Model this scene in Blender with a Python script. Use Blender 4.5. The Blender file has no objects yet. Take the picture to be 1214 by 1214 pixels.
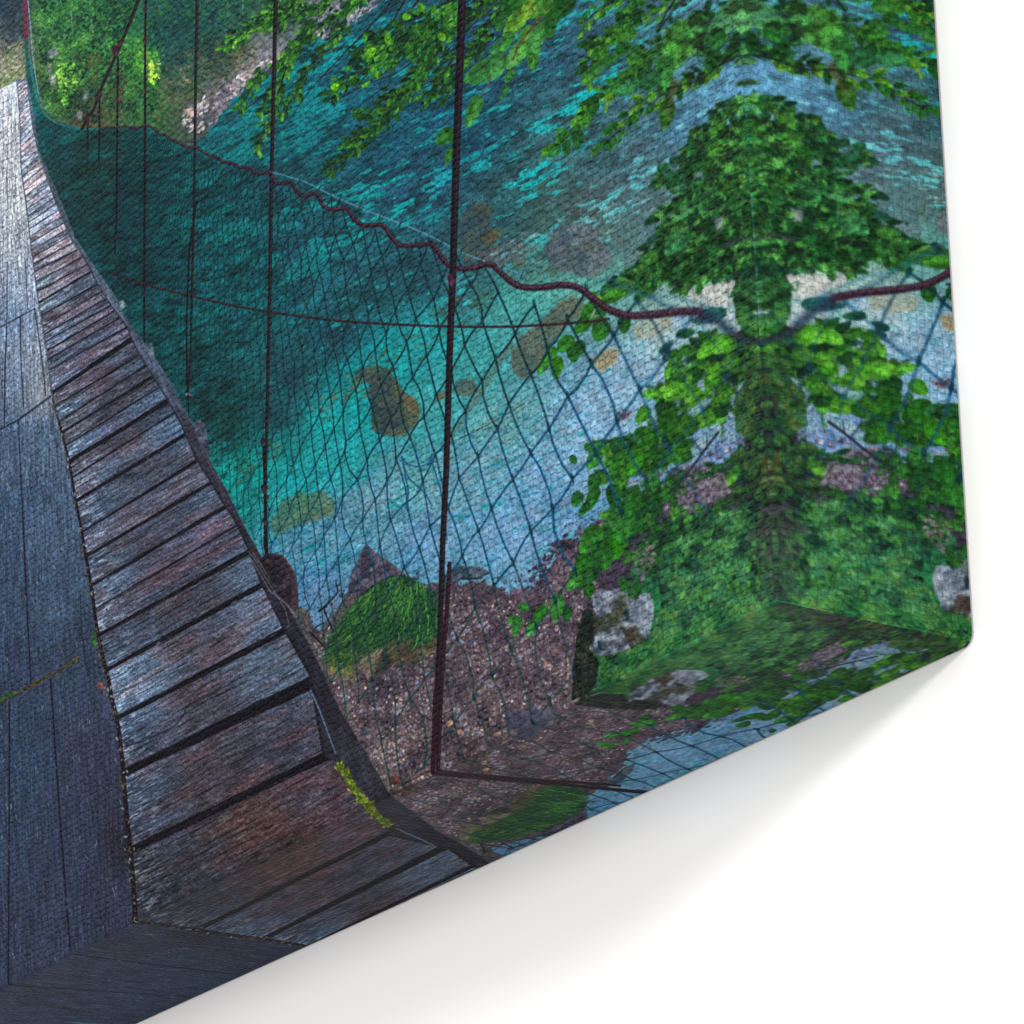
# A wrapped canvas print (photograph of a hanging footbridge over a turquoise river)
# mounted on a white wall, seen close up from below and from the right.
import bpy, math
import numpy as np
from mathutils import Matrix, Vector

scn = bpy.context.scene
U = 0.038                      # one unit of the canvas plane = depth of the stretcher bar, metres
Z0 = 1.45                      # height of the bottom fold above the floor

def wpt(x, y, z):                # canvas plane coordinates (right, up, out of the wall) -> world
    return Vector((x * U, -z * U, Z0 + y * U))

# ---- camera ------------------------------------------------------------------
cam = bpy.data.cameras.new('camera'); co = bpy.data.objects.new('camera', cam)
scn.collection.objects.link(co); scn.camera = co
_R = [[0.641011574, -0.062928716, -0.764947147], [0.000542961, -0.99659585, 0.0824403902], [-0.767531020, -0.0532605806, -0.638795307]]
_ax = [Vector((r[0], -r[2], r[1])) for r in _R]          # right, down, forward in world axes
_m = Matrix([(_ax[0][i], -_ax[1][i], -_ax[2][i]) for i in range(3)]).to_4x4()
_m.translation = wpt(11.5118066, -5.02182376, 9.34774788)
co.matrix_world = _m
cam.sensor_width = 36; cam.lens = 36 * 4427.117 / 1214
cam.shift_x = .5 - 1089.011 / 1214; cam.shift_y = 2473.729 / 1214 - .5
cam.clip_start = .01; cam.clip_end = 60

# ---- light ---------------------------------------------------------------------
world = bpy.data.worlds.new('World'); scn.world = world; world.use_nodes = True
world.node_tree.nodes['Background'].inputs[0].default_value = (1, .975, .955, 1)
world.node_tree.nodes['Background'].inputs[1].default_value = .67

def area(name, d, dist, size, power, col, at=(-2, 2, -.5)):
    l = bpy.data.lights.new(name, 'AREA'); l.shape = 'DISK'; l.size = size; l.energy = power; l.color = col
    o = bpy.data.objects.new(name, l); scn.collection.objects.link(o)
    t = wpt(*at); d = Vector((d[0], -d[2], d[1])).normalized()
    o.location = t + d * dist
    o.rotation_euler = (-d).to_track_quat('-Z', 'Y').to_euler()
    return o
area('key_light', (2.7, .62, 1), 3.2, .44, 92, (1, .985, .96))
area('fill_light', (-.75, 1.5, 1.1), 2.6, 1.5, 46, (1, .985, .97))
area('front_light', (.1, -.03, 1), 3.0, 1.7, 51, (1, .985, .97))

scn.view_settings.view_transform = 'Standard'; scn.view_settings.look = 'None'
scn.view_settings.exposure = 0; scn.view_settings.gamma = 1; scn.view_settings.use_curve_mapping = False

# ---------------------------------------------------------------- the printed picture
# The picture on the canvas is computed here, stroke by stroke, in the plane of the
# front face (u to the right, v up, one unit = the 38 mm depth of the stretcher bar;
# u = 0 is the right hand fold, v = 0 the bottom fold).  Control points were measured
# on the photograph, so pt()/uv() convert between measured points and the plane.
CAM = [4.42711734, 1.08901137, 2.47372903, 2.91318648, -0.05546978,
       -1.36259033, -0.54468512, -5.78161116, 14.53950089]

def rodr(w):
    a = np.linalg.norm(w); k = w / a
    K = np.array([[0, -k[2], k[1]], [k[2], 0, -k[0]], [-k[1], k[0], 0]])
    return np.eye(3) + np.sin(a) * K + (1 - np.cos(a)) * K @ K
RM = rodr(np.array(CAM[3:6])); TV = np.array(CAM[6:9]); CP = -RM.T @ TV
FL, CX, CY = [1000 * c for c in CAM[:3]]

def pt(u, v):
    X = RM[0, 0] * u + RM[0, 1] * v + TV[0]; Y = RM[1, 0] * u + RM[1, 1] * v + TV[1]
    Z = RM[2, 0] * u + RM[2, 1] * v + TV[2]
    return CX + FL * X / Z, CY + FL * Y / Z

def uv(x, y):
    x = np.asarray(x, float); y = np.asarray(y, float)
    d = np.stack([(x - CX) / FL, (y - CY) / FL, np.ones_like(x)], -1) @ RM
    t = -CP[2] / d[..., 2]
    return CP[0] + t * d[..., 0], CP[1] + t * d[..., 1]

RES = 350.0
U0, V1 = -7.2, 5.0
TW, TH = int(7.2 * RES), int(5.0 * RES)
gu = U0 + (np.arange(TW) + .5) / RES
gv = V1 - (np.arange(TH) + .5) / RES                  # row 0 is the top
UU, VV = np.meshgrid(gu.astype(np.float32), gv.astype(np.float32))
PX, PY = [a.astype(np.float32) for a in pt(UU, VV)]
IMG = np.zeros((TH, TW, 3), np.float32)
rng = np.random.default_rng(7)

def box(x0, y0, x1, y1):
    u, v = uv([x0, x1, x1, x0], [y0, y0, y1, y1])
    c0 = max(0, int((u.min() - U0) * RES) - 1); c1 = min(TW, int((u.max() - U0) * RES) + 2)
    r0 = max(0, int((V1 - v.max()) * RES) - 1); r1 = min(TH, int((V1 - v.min()) * RES) + 2)
    if c0 >= c1 or r0 >= r1: return None
    return slice(r0, r1), slice(c0, c1)

_T = [np.random.default_rng(90 + i).random((256, 256)).astype(np.float32) for i in range(6)]
def vn(x, y, s=0):
    xi = np.floor(x); yi = np.floor(y)
    fx = x - xi; fy = y - yi
    xi = xi.astype(np.int32) + 37 * s; yi = yi.astype(np.int32) + 71 * s
    fx = fx * fx * (3 - 2 * fx); fy = fy * fy * (3 - 2 * fy)
    t = _T[s % 6]; a = xi & 255; b = (xi + 1) & 255; c = yi & 255; d = (yi + 1) & 255
    p = t[c, a]; q = t[d, a]
    p = p + (t[c, b] - p) * fx; q = q + (t[d, b] - q) * fx
    return p + (q - p) * fy
def fbm(x, y, o=3, s=0):
    r = 0; a = .5; n = 0
    for i in range(o):
        r = r + a * vn(x, y, s + i); n += a; x = x * 2.03 + 11.3; y = y * 2.03 + 5.7; a *= .55
    return r / n

def field(S, soft=25., sl=None):
    """smooth colour field through measured samples (x, y, r, g, b)"""
    S = np.array(S, float)
    px = PX if sl is None else PX[sl]; py = PY if sl is None else PY[sl]
    st = 10
    gx = px[::st, ::st]; gy = py[::st, ::st]
    num = 0; den = 0
    for x, y, r, g, b in S:
        w = 1 / ((gx - x) ** 2 + (gy - y) ** 2 + soft * soft) ** 1.6
        num = num + w[..., None] * np.array([r, g, b]); den = den + w
    f = (num / den[..., None] / 255).astype(np.float32)
    h, w_ = px.shape
    ry = np.clip(np.arange(h) / st, 0, f.shape[0] - 1.001); rx = np.clip(np.arange(w_) / st, 0, f.shape[1] - 1.001)
    if f.shape[0] < 2 or f.shape[1] < 2: return np.broadcast_to(f[:1, :1], (h, w_, 3)).copy()
    i = ry.astype(int); fi = (ry - i)[:, None, None].astype(np.float32)
    j = rx.astype(int); fj = (rx - j)[None, :, None].astype(np.float32)
    a = f[i] * (1 - fi) + f[i + 1] * fi
    return a[:, j] * (1 - fj) + a[:, j + 1] * fj

def mask(P, feather=1.0, rag=0., rs=9., seed=0):
    """coverage of a polygon, with an optional ragged edge"""
    P = np.array(P, np.float32)
    m = feather + rag + 3
    sl = box(P[:, 0].min() - m, P[:, 1].min() - m, P[:, 0].max() + m, P[:, 1].max() + m)
    if sl is None: return None, None
    x = PX[sl]; y = PY[sl]
    ins = np.zeros(x.shape, bool); d2 = np.full(x.shape, 1e9, np.float32)
    for i in range(len(P)):
        ax, ay = P[i]; bx, by = P[(i + 1) % len(P)]
        if ay != by:
            c = ((ay > y) != (by > y)) & (x < (bx - ax) * (y - ay) / (by - ay) + ax)
            ins ^= c
        dx, dy = bx - ax, by - ay
        t = np.clip(((x - ax) * dx + (y - ay) * dy) / (dx * dx + dy * dy + 1e-9), 0, 1)
        d2 = np.minimum(d2, (x - ax - t * dx) ** 2 + (y - ay - t * dy) ** 2)
    d = np.sqrt(d2) * np.where(ins, 1, -1)
    if rag: d = d + (fbm(x / rs, y / rs, 3, seed) - .5) * 2 * rag
    return sl, np.clip(d / feather + .5, 0, 1).astype(np.float32)

def blend(sl, a, col):
    if not isinstance(col, np.ndarray) or col.ndim == 1: col = np.asarray(col, np.float32)
    I = IMG[sl]; I += (col - I) * a[..., None]
def C(*c): return np.array(c, np.float32) / 255

def stroke(pts, w0, w1=None, col=(0, 0, 0), al=1., aa=1.0, hi=None, tex=0.):
    """tapered line through measured points"""
    w1 = w0 if w1 is None else w1
    pts = np.array(pts, np.float32); n = len(pts) - 1
    L = np.r_[0, np.cumsum(np.hypot(*np.diff(pts, axis=0).T))]; T = L[-1] + 1e-6
    col = C(*col)
    i = 0
    while i < n:
        j = i + 1 if al >= 1 else n
        seg = pts[i:j + 1]; m = max(w0, w1) + aa + 1
        sl = box(seg[:, 0].min() - m, seg[:, 1].min() - m, seg[:, 0].max() + m, seg[:, 1].max() + m)
        if sl is not None:
            x = PX[sl]; y = PY[sl]; best = None; side = None
            for k in range(i, j):
                ax, ay = pts[k]; dx, dy = pts[k + 1] - pts[k]; q = dx * dx + dy * dy + 1e-9
                t = np.clip(((x - ax) * dx + (y - ay) * dy) / q, 0, 1)
                w = .5 * (w0 + (w1 - w0) * (L[k] + t * (L[k + 1] - L[k])) / T)
                dd = w - np.hypot(x - ax - t * dx, y - ay - t * dy)
                sd = ((x - ax) * dy - (y - ay) * dx) / np.sqrt(q) / np.maximum(w, .3)
                if best is None: best = dd; side = sd
                else: side = np.where(dd > best, sd, side); best = np.maximum(best, dd)
            a = np.clip(best / aa + .5, 0, 1) * min(al, 1)
            c = col
            if hi is not None or tex:
                g = np.zeros_like(x)
                if hi is not None: g = g + np.exp(-((side - .35) / .45) ** 2)
                if tex: g = g + tex * (vn(x * .9, y * .5, 3) - .5)
                h = C(*hi) if hi is not None else col * 2
                c = col + (h - col) * np.clip(g, -1, 1.2)[..., None]
            blend(sl, a, c)
        i = j

def leaf(x0, y0, ln, wd, ang, c0, c1, aa=1.2, rib=.12, al=1.):
    """one leaf: pointed oval with a midrib, c0 at the stalk, c1 at the tip"""
    m = ln * .55 + 2
    sl = box(x0 - m, y0 - m, x0 + m, y0 + m)
    if sl is None: return
    x = PX[sl] - x0; y = PY[sl] - y0
    ca, sa = math.cos(ang), math.sin(ang)
    t = (x * ca + y * sa) / (ln * .5); n = (-x * sa + y * ca)
    h = wd * .5 * np.sqrt(np.clip(1 - t * t, 0, 1)) * (1 - .28 * t)
    a = np.clip((h - np.abs(n)) / aa + .35, 0, 1) * (np.abs(t) < 1) * al
    k = np.clip(t * .5 + .5, 0, 1)[..., None]
    c = c0 + (c1 - c0) * k
    c = c * (1 + rib * np.exp(-(n / (wd * .1 + .4)) ** 2) - .5 * rib * (n > 0) )[..., None]
    if ln > 9: c = c * (.72 + .56 * vn((x + x0 * 3) / (ln * .16), (y + y0 * 3) / (ln * .16), 1))[..., None]
    blend(sl, a, c)

def inpoly(P, n, r=rng):
    P = np.array(P, float); lo = P.min(0); hi = P.max(0); out = []
    while len(out) < n:
        q = lo + (hi - lo) * r.random((n * 3, 2)); x, y = q.T; ins = np.zeros(len(q), bool)
        for i in range(len(P)):
            (ax, ay), (bx, by) = P[i], P[(i + 1) % len(P)]
            if ay != by: ins ^= ((ay > y) != (by > y)) & (x < (bx - ax) * (y - ay) / (by - ay) + ax)
        out += list(q[ins])
    return np.array(out[:n])

def dabs(P, n, size, pal, ang=0., sp=.5, asp=.5, al=.9, aa=1.1, dens=None, shade=.25):
    """many small strokes of paint inside a polygon, colours in drifting clusters"""
    Q = inpoly(P, n); pal = np.array(pal, np.float32) / 255
    N = vn(Q[:, 0] / 14, Q[:, 1] / 14, 2) * .65 + rng.random(n) * .35
    for (x, y), q in zip(Q, N):
        if dens is not None and vn(np.array([x / dens]), np.array([y / dens]), 4)[0] < .42: continue
        k = np.clip((q - .2) / .6, 0, .999) * (len(pal) - 1); i = int(k)
        c = pal[i] + (pal[i + 1] - pal[i]) * (k - i)
        c = c * (1 + shade * (rng.random() - .5) * 2)
        s = size * (.6 + .8 * rng.random())
        leaf(x, y, s, s * asp, ang + sp * (rng.random() - .5) * 2, c, c * (1 + .25 * (rng.random() - .4)), aa, .1, al)

def crown(P, n, size, pal, ang, sp, base=(14, 40, 30), basea=.75, rag=7., asp=.55, seed=1, aa=1.4, edge=0):
    """a mass of leaves: ragged dark inside, then leaves from back (dark) to front (light)"""
    sl, a = mask(P, 3, rag * 1.3, 7., seed)
    if sl is not None:
        x = PX[sl]; y = PY[sl]
        hole = np.clip((fbm(x / 10, y / 8, 3, seed + 2) - .42) * 9, 0, 1)
        b = C(*base) * (.6 + .9 * fbm(x / 7, y / 7, 2, seed))[..., None]
        blend(sl, a * basea * hole, b)
    Q = inpoly(P, n); pal = np.array(pal, np.float32) / 255
    for k, (x, y) in enumerate(Q):
        f = k / n
        q = .55 * vn(np.array([x / 22]), np.array([y / 18]), seed + 1)[0] + .45 * f
        hole = vn(np.array([x / 17]), np.array([y / 14]), seed + 3)[0]
        if hole < .3: continue
        j = np.clip((q - .15) / .7 + .15 * (rng.random() - .5), 0, .999) * (len(pal) - 1); i = int(j)
        c = pal[i] + (pal[i + 1] - pal[i]) * (j - i)
        c = c * (.82 + .36 * rng.random())
        s = size * (.65 + .6 * rng.random())
        leaf(x, y, s, s * asp * (.8 + .5 * rng.random()), ang + sp * (rng.random() - .5) * 2, c * .85, c * 1.08, aa, .1, .88)
        if k % 3 == 0:                                               # a shadow gap between leaves
            d = C(*base) * (.5 + .8 * rng.random())
            leaf(x + rng.normal(0, size * .4), y + rng.normal(0, size * .4), s * .8, s * .28, ang + rng.normal(0, .7), d, d * 1.3, aa * 1.6, 0, .75)

def twig(pts, step, size, pal, wood=(35, 25, 32), w=1.6, spread=6., droop=.9, asp=.5, aa=1.1, dens=1.):
    """a thin branch with leaves on short stalks along it"""
    pts = np.array(pts, float); stroke(pts, w * 1.2, w * .5, wood)
    pal = np.array(pal, np.float32) / 255
    d = np.hypot(*np.diff(pts, axis=0).T); L = np.r_[0, np.cumsum(d)]
    s = 0.
    while s < L[-1]:
        i = min(np.searchsorted(L, s, 'right') - 1, len(d) - 1); t = (s - L[i]) / d[i]
        p = pts[i] * (1 - t) + pts[i + 1] * t; ax = math.atan2(*(pts[i + 1] - pts[i])[::-1])
        for r in range(int(dens + rng.random())):
            off = (rng.random() - .5) * 2; a = ax + off * droop
            q = p + spread * off * np.array([-math.sin(ax), math.cos(ax)]) + rng.normal(0, spread * .25, 2)
            k = np.clip(rng.random() ** 1.1 * .9 - .1 * off, 0, .999) * (len(pal) - 1); i2 = int(k)
            c = (pal[i2] + (pal[i2 + 1] - pal[i2]) * (k - i2)) * (.85 + .3 * rng.random())
            z = size * (.6 + .7 * rng.random())
            leaf(q[0], q[1], z, z * asp, a, c * .85, c * 1.15, aa)
        s += step * (.6 + .8 * rng.random())

def curve(P, n=12):
    """Catmull-Rom through measured points"""
    P = np.array(P, float); Q = np.vstack([2 * P[0] - P[1], P, 2 * P[-1] - P[-2]]); out = []
    for i in range(len(P) - 1):
        a, b, c, d = Q[i:i + 4]
        for t in np.linspace(0, 1, n, endpoint=False):
            out.append(.5 * (2 * b + (c - a) * t + (2 * a - 5 * b + 4 * c - d) * t * t + (3 * b - a - 3 * c + d) * t ** 3))
    return np.array(out + [P[-1]])

# ---- river -----------------------------------------------------------------
WATER = [(150,250,18,60,65),(100,220,25,55,60),(200,330,15,82,90),(250,270,14,100,108),(230,420,15,75,80),(300,330,15,85,95),
 (350,300,25,75,90),(270,500,20,72,72),(180,330,14,78,85),(400,400,28,65,80),(350,450,28,65,75),(330,500,25,72,78),(450,340,28,72,84),(500,330,30,72,84),
 (275,570,8,158,150),(310,560,10,156,150),(350,560,22,156,160),(420,450,14,130,136),(390,500,12,158,162),(430,480,16,160,164),(400,540,34,160,166),(460,420,16,150,156),(510,400,34,158,164),(340,530,14,128,126),(520,480,60,158,160),(560,430,62,160,162),
 (620,380,75,160,168),(700,340,95,160,172),(600,500,104,165,170),(560,560,118,168,186),(500,570,98,162,170),(450,600,100,155,170),(400,620,95,150,175),(360,650,80,140,165),
 (370,700,85,135,175),(500,640,108,156,192),(600,620,112,162,200),(650,560,128,172,206),(700,500,138,178,208),(750,450,140,180,205),(800,400,165,195,205),(850,340,165,190,190),
 (870,370,170,192,192),(830,540,110,150,200),(680,620,110,154,192),(380,150,18,82,96),(450,150,22,80,100),(350,220,25,75,85),(500,220,30,75,95),(560,150,25,75,100),(600,250,42,85,100),
 (640,50,38,78,110),(720,60,50,90,122),(700,170,52,86,108),(760,200,70,95,122),(700,250,72,90,106),(800,150,70,112,150),(850,90,85,135,170),(870,130,92,150,185),(820,230,95,122,140),
 (760,270,82,112,132),(640,270,55,85,95),(850,20,80,120,150),(780,20,60,100,130),(910,250,100,130,145),(600,10,30,70,105),(450,30,25,85,100),(550,330,50,100,112)]
IMG[:] = field(WATER, 14.)
_k = np.clip((PX - 520) / 120, 0, 1) * np.clip((420 - PY) / 80, 0, 1) * np.clip((880 - PX) / 120, 0, 1)
IMG *= 1 + _k[..., None] * np.array([.0, .04, -.09], np.float32)
full = (slice(None), slice(None))
XR = PX * math.cos(.42) - PY * math.sin(.42); YR = PX * math.sin(.42) + PY * math.cos(.42)
big = fbm(UU * 1.9, VV * 5.2, 4, 1); fine = fbm(UU * 8, VV * 26, 3, 2); grain = fbm(UU * 42, VV * 60, 2, 3)
bed = fbm(XR / 20, YR / 9, 4, 4)
IMG *= (1 + 1.0 * (bed - .5) * (.35 + .65 * np.clip((640 - PX * .52 - PY) / 120, 0, 1)) + .4 * (grain - .5))[..., None]
# sunlit ripple streaks over the deep water
depth = np.clip((PX * .52 + PY - 600) / -110, 0, 1)                  # 1 in the deep part, 0 in the shallows
fleck = fbm(XR / 15, YR / 3.6, 3, 1); mass = fbm(XR / 70, YR / 20, 3, 3)
st = np.clip((fleck * .52 + mass * .48 + .035 * np.clip((460 - PX) / 250, -1, 1) - .535) * 15, 0, 1) * depth * .85
for (x, y, rx, ry, g) in [(640,212,34,18,.78),(690,120,38,14,.78),(450,215,70,20,.5),(520,215,40,18,.6),(400,60,60,14,.5),(235,262,60,14,.7),(300,350,60,14,.35),(210,380,40,20,.45),(330,270,50,16,.4),(380,75,60,14,.5),
                          (210,400,30,25,.5),(225,330,40,20,.4),(700,262,60,9,.7),(800,190,60,8,.6),(560,200,30,10,.5),(345,110,60,10,.6),(480,250,60,10,.7),(280,300,30,20,.5),(860,150,40,10,.6),
                          (640,290,40,10,.8),(720,235,50,6,.6),(765,190,40,6,.6)]:
    X = PX - x; Y = PY - y; A = -.42; xr = X * math.cos(A) + Y * math.sin(A); yr = -X * math.sin(A) + Y * math.cos(A)
    e = np.exp(-(xr / rx) ** 2 - (yr / ry) ** 2)
    st = np.maximum(st, np.clip((e * g * .95 + 2.0 * (fleck - .5) + .5 * (mass - .5) - .40) * 6, 0, 1))
sc = field([(300,150,12,125,130),(450,100,14,150,155),(450,230,12,150,150),(250,260,8,120,120),(220,400,10,115,118),(640,210,20,170,175),(690,120,20,175,180),(560,200,20,140,150),
            (800,190,110,185,195),(700,265,105,185,190),(860,150,120,195,205),(640,300,60,170,175),(150,300,12,75,80)], 40.)
blend(full, (st * .9).astype(np.float32), sc * (.85 + .4 * grain)[..., None])
# pale stony bed of the shallows: small stones, bluish and rosy tints, net of ripple lines
sh = np.clip((PX * .47 + PY - 700) / 90, 0, 1) * np.clip((PX * .2 + PY - 330) / 60, 0, 1)
cell = fbm(PX / 3.4, PY / 2.4, 3, 5)
IMG += ((cell - .5) * .26 * sh)[..., None] * np.array([1.0, .95, .9], np.float32)
rip = 1 - np.abs(fbm(XR / 26, YR / 12, 3, 1) - .5) * 9
IMG -= (np.clip(rip, 0, 1) * .09 * sh)[..., None] * np.array([1, .6, .3], np.float32)
tint = fbm(UU * 3, VV * 6, 2, 3)
blend(full, (np.clip((tint - .55) * 5, 0, .16) * sh).astype(np.float32), C(150, 150, 185))
# boulders under water
def boulder(P, c0, c1, rag=2.5, al=.92, sc=9, seed=0, fe=2.):
    if al < .93: fe = max(fe, 3.)
    sl, a = mask(P, fe, rag, 8., seed)
    if sl is None: return
    x = PX[sl]; y = PY[sl]; n = fbm(x / sc, y / sc, 4, seed + 1)[..., None]; g = fbm(x / 2.2, y / 2.2, 2, seed)[..., None]
    k = np.clip((n - .5) * 3 + .5 + ((x - x.mean()) / (np.ptp(x) + 1) * .9)[..., None], 0, 1)
    g = g * (1 - .35 * np.clip((y - y.mean()) / (np.ptp(y) + 1), -.4, 1)[..., None])
    blend(sl, a * al, (C(*c0) * (1 - k) + C(*c1) * k) * (.78 + .45 * g))
boulder([(422,438),(439,433),(452,436),(459,433),(468,448),(476,462),(492,472),(498,483),(495,505),(478,516),(455,518),(441,510),(439,478),(436,455),(420,450)], (44,70,72), (88,84,62), 3, .86)
boulder([(439,448),(452,440),(462,452),(470,470),(476,492),(470,508),(455,514),(442,506),(440,478)], (40,56,62), (70,80,76), 2, .7, 5, 2)
boulder([(458,436),(468,448),(478,464),(494,474),(497,486),(490,492),(478,480),(466,460)], (82,76,58), (108,96,70), 3, .62, 5, 3)
stroke([(476,470),(478,488),(484,508)], 2, 1, (40,48,48), .5, 2)
boulder([(540,454),(552,449),(562,451),(567,463),(560,470),(546,469),(536,466)], (58,82,84), (92,100,82), 3, .8)
boulder([(516,468),(526,465),(530,471),(518,475)], (85,95,75), (110,100,70))
boulder([(606,430),(612,402),(632,388),(655,365),(675,352),(692,352),(694,372),(676,385),(662,395),(640,432),(628,452),(612,444)], (74,78,70), (100,94,74), 4, .75)
boulder([(644,290),(660,272),(690,263),(708,270),(712,290),(724,300),(722,318),(700,330),(676,325),(655,318)], (70,82,98), (104,108,116), 3, .8)
boulder([(546,262),(556,242),(572,238),(584,246),(582,272),(592,290),(580,310),(556,322),(545,300)], (44,60,72), (74,76,66), 3, .7)
boulder([(570,280),(586,272),(600,274),(590,286),(574,288)], (88,80,52), (104,90,54), 2, .6)
boulder([(322,618),(335,592),(355,583),(385,584),(398,596),(396,612),(370,618),(345,628),(325,638)], (64,96,76), (100,112,66), 4, .65)
boulder([(566,300),(610,285),(640,290),(620,310),(575,322)], (72,84,98), (110,104,96), 4, .6)
boulder([(740,300),(790,275),(840,262),(850,285),(800,300),(752,315)], (98,112,128), (140,140,146), 5, .5)
boulder([(860,340),(900,330),(905,350),(870,360)], (180,175,165), (205,200,190), 4, .7)
boulder([(700,425),(722,412),(735,414),(730,430),(712,440)], (140,130,100), (176,150,100), 3, .8)
boulder([(752,385),(790,375),(800,390),(780,400),(755,402)], (150,155,140), (175,170,140), 4, .6)
boulder([(812,350),(850,335),(880,330),(872,356),(835,366)], (180,182,178), (215,212,205), 4, .7)
stroke([(606,408),(590,432),(572,462),(552,492),(534,522)], 7, 4, (88,110,98), .75, 2.5)
stroke([(622,478),(590,497),(562,512),(535,525)], 1.6, 1.2, (60,70,55), .9)
stroke([(560,410),(600,395),(640,400)], 2.5, 1, (60,85,90), .4, 3)
dabs([(440,420),(600,310),(720,250),(740,290),(600,350),(470,450),(330,540),(260,590),(250,575)], 420, 7, [(40,72,72),(70,84,60),(104,96,58),(46,88,90)], -.45, .25, .4, .6, 1.4, 22)
dabs([(560,300),(700,240),(860,190),(900,250),(860,300),(700,340)], 260, 9, [(80,96,112),(112,118,128),(128,196,196),(150,150,150)], -.42, .2, .35, .5, 1.4, 24)

# ---- far bank ----------------------------------------------------------------
bank = [(-60,-60),(470,-60),(438,2),(415,22),(392,30),(330,66),(296,92),(268,128),(240,165),(226,174),(205,168),(180,152),(100,153),(60,145),(46,128),(36,90),(0,110),(-60,140)]
sl, a = mask(bank, 2.5, 4, 8)
bf = field([(10,10,30,45,60),(15,35,45,55,65),(20,60,75,85,80),(5,75,110,110,105),(20,85,90,105,70),(60,20,40,90,50),(90,20,35,90,55),(100,60,45,95,50),(60,90,55,85,45),(75,110,50,75,45),
            (130,60,40,95,50),(170,80,45,100,45),(130,120,35,75,50),(110,140,65,60,45),(200,30,18,55,60),(210,70,22,55,62),(250,30,25,62,60),(260,70,40,60,50),(215,110,60,75,50),(230,130,50,62,65),
            (280,60,55,72,50),(300,85,110,105,115),(265,115,90,85,95),(180,130,40,80,45),(320,60,105,105,115),(330,20,30,75,50),(400,20,110,110,120),(440,5,90,95,115),(360,45,80,90,100),(280,10,30,65,55),(150,20,25,70,50)], 12., sl)
x = PX[sl]; y = PY[sl]
blend(sl, a, bf * (.70 + 1.0 * fbm(x / 4, y / 4, 3, 2))[..., None])
G1 = [(18,48,42),(40,95,45),(70,145,50),(120,185,60)]
dabs([(36,0),(165,0),(150,40),(190,90),(180,140),(110,145),(60,140),(45,110)], 2600, 4.2, [(14,36,36),(24,54,42),(40,84,50),(70,124,58)], -.5, 1.0, .55, .85, 1.2, None)
dabs([(40,5),(165,5),(150,60),(100,60),(60,60),(42,60)], 420, 4.0, [(38,92,48),(64,124,54),(96,152,62)], -.6, .8, .55, .7, 1.1, 9)
dabs([(90,60),(150,70),(150,140),(95,140)], 420, 4.5, [(30,60,44),(60,66,46),(86,72,50),(40,50,44)], -.5, 1, .55, .7, 1.1, 14)
dabs([(70,75),(100,75),(92,100),(80,125),(68,118),(66,95)], 160, 4.5, [(44,96,45),(100,158,60),(140,190,80)], -.4, 1.2, .6, .9, 1.0)
dabs([(150,30),(178,22),(195,55),(188,100),(178,122),(160,90),(140,75)], 300, 5.5, [(30,84,46),(54,116,52),(90,148,60)], .6, 1.0, .55, .75, 1.1, 10)
dabs([(178,70),(190,72),(186,100),(178,98)], 40, 6, [(150,200,60),(185,215,80)], .8, .5, .5, .85)
dabs([(178,0),(300,0),(300,40),(230,110),(190,110),(176,60)], 700, 6, [(14,42,50),(24,62,55),(40,90,50)], -.3, 1.0, .5, .7)
dabs([(200,60),(300,40),(310,70),(250,120),(210,150),(180,140)], 420, 5, [(40,55,45),(80,75,50),(55,70,62),(120,105,85)], -.3, .8, .5, .7)
dabs([(0,0),(30,0),(28,50),(0,70)], 130, 5, [(25,40,52),(55,60,62),(40,62,56)], -.5, .8, .5, .7)
dabs([(0,62),(28,45),(30,92),(0,105)], 260, 4, [(70,90,60),(125,125,110),(160,150,140),(80,110,60)], -.5, .4, .4, .8)
for P, n in [([(262,112),(275,95),(330,62),(335,78),(300,100),(270,120)], 190), ([(365,40),(400,25),(440,0),(455,0),(430,20),(385,48)], 130), ([(215,128),(262,105),(262,140),(235,160),(215,150)], 130)]:
    dabs(P, n, 5.5, [(62,58,74),(112,108,120),(168,160,165),(205,195,195)], -.6, .5, .5, .85)
for p, c in [([(58,60),(66,57),(70,62),(64,69),(57,67)], (135,150,160)), ([(57,75),(61,74),(60,98),(57,96)], (95,105,100)), ([(61,90),(66,88),(64,102),(60,100)], (150,155,150)),
             ([(100,108),(104,108),(103,118),(99,118)], (120,135,140)), ([(92,132),(97,132),(97,143),(91,142)], (125,120,125)), ([(216,130),(228,127),(232,135),(222,139)], (165,150,140))]:
    boulder(p, [v * .75 for v in c], [min(255, v * 1.25) for v in c], 1.5)
stroke(curve([(205,85),(212,110),(224,122),(232,126)]), 2.2, 1.5, (70,90,92), .8)
for q in [[(84,5),(86,40)], [(108,20),(110,38)], [(288,0),(287,15)], [(104,40),(101,50)]]: stroke(q, 1.6, 1.2, (105,130,120), .7)

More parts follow.
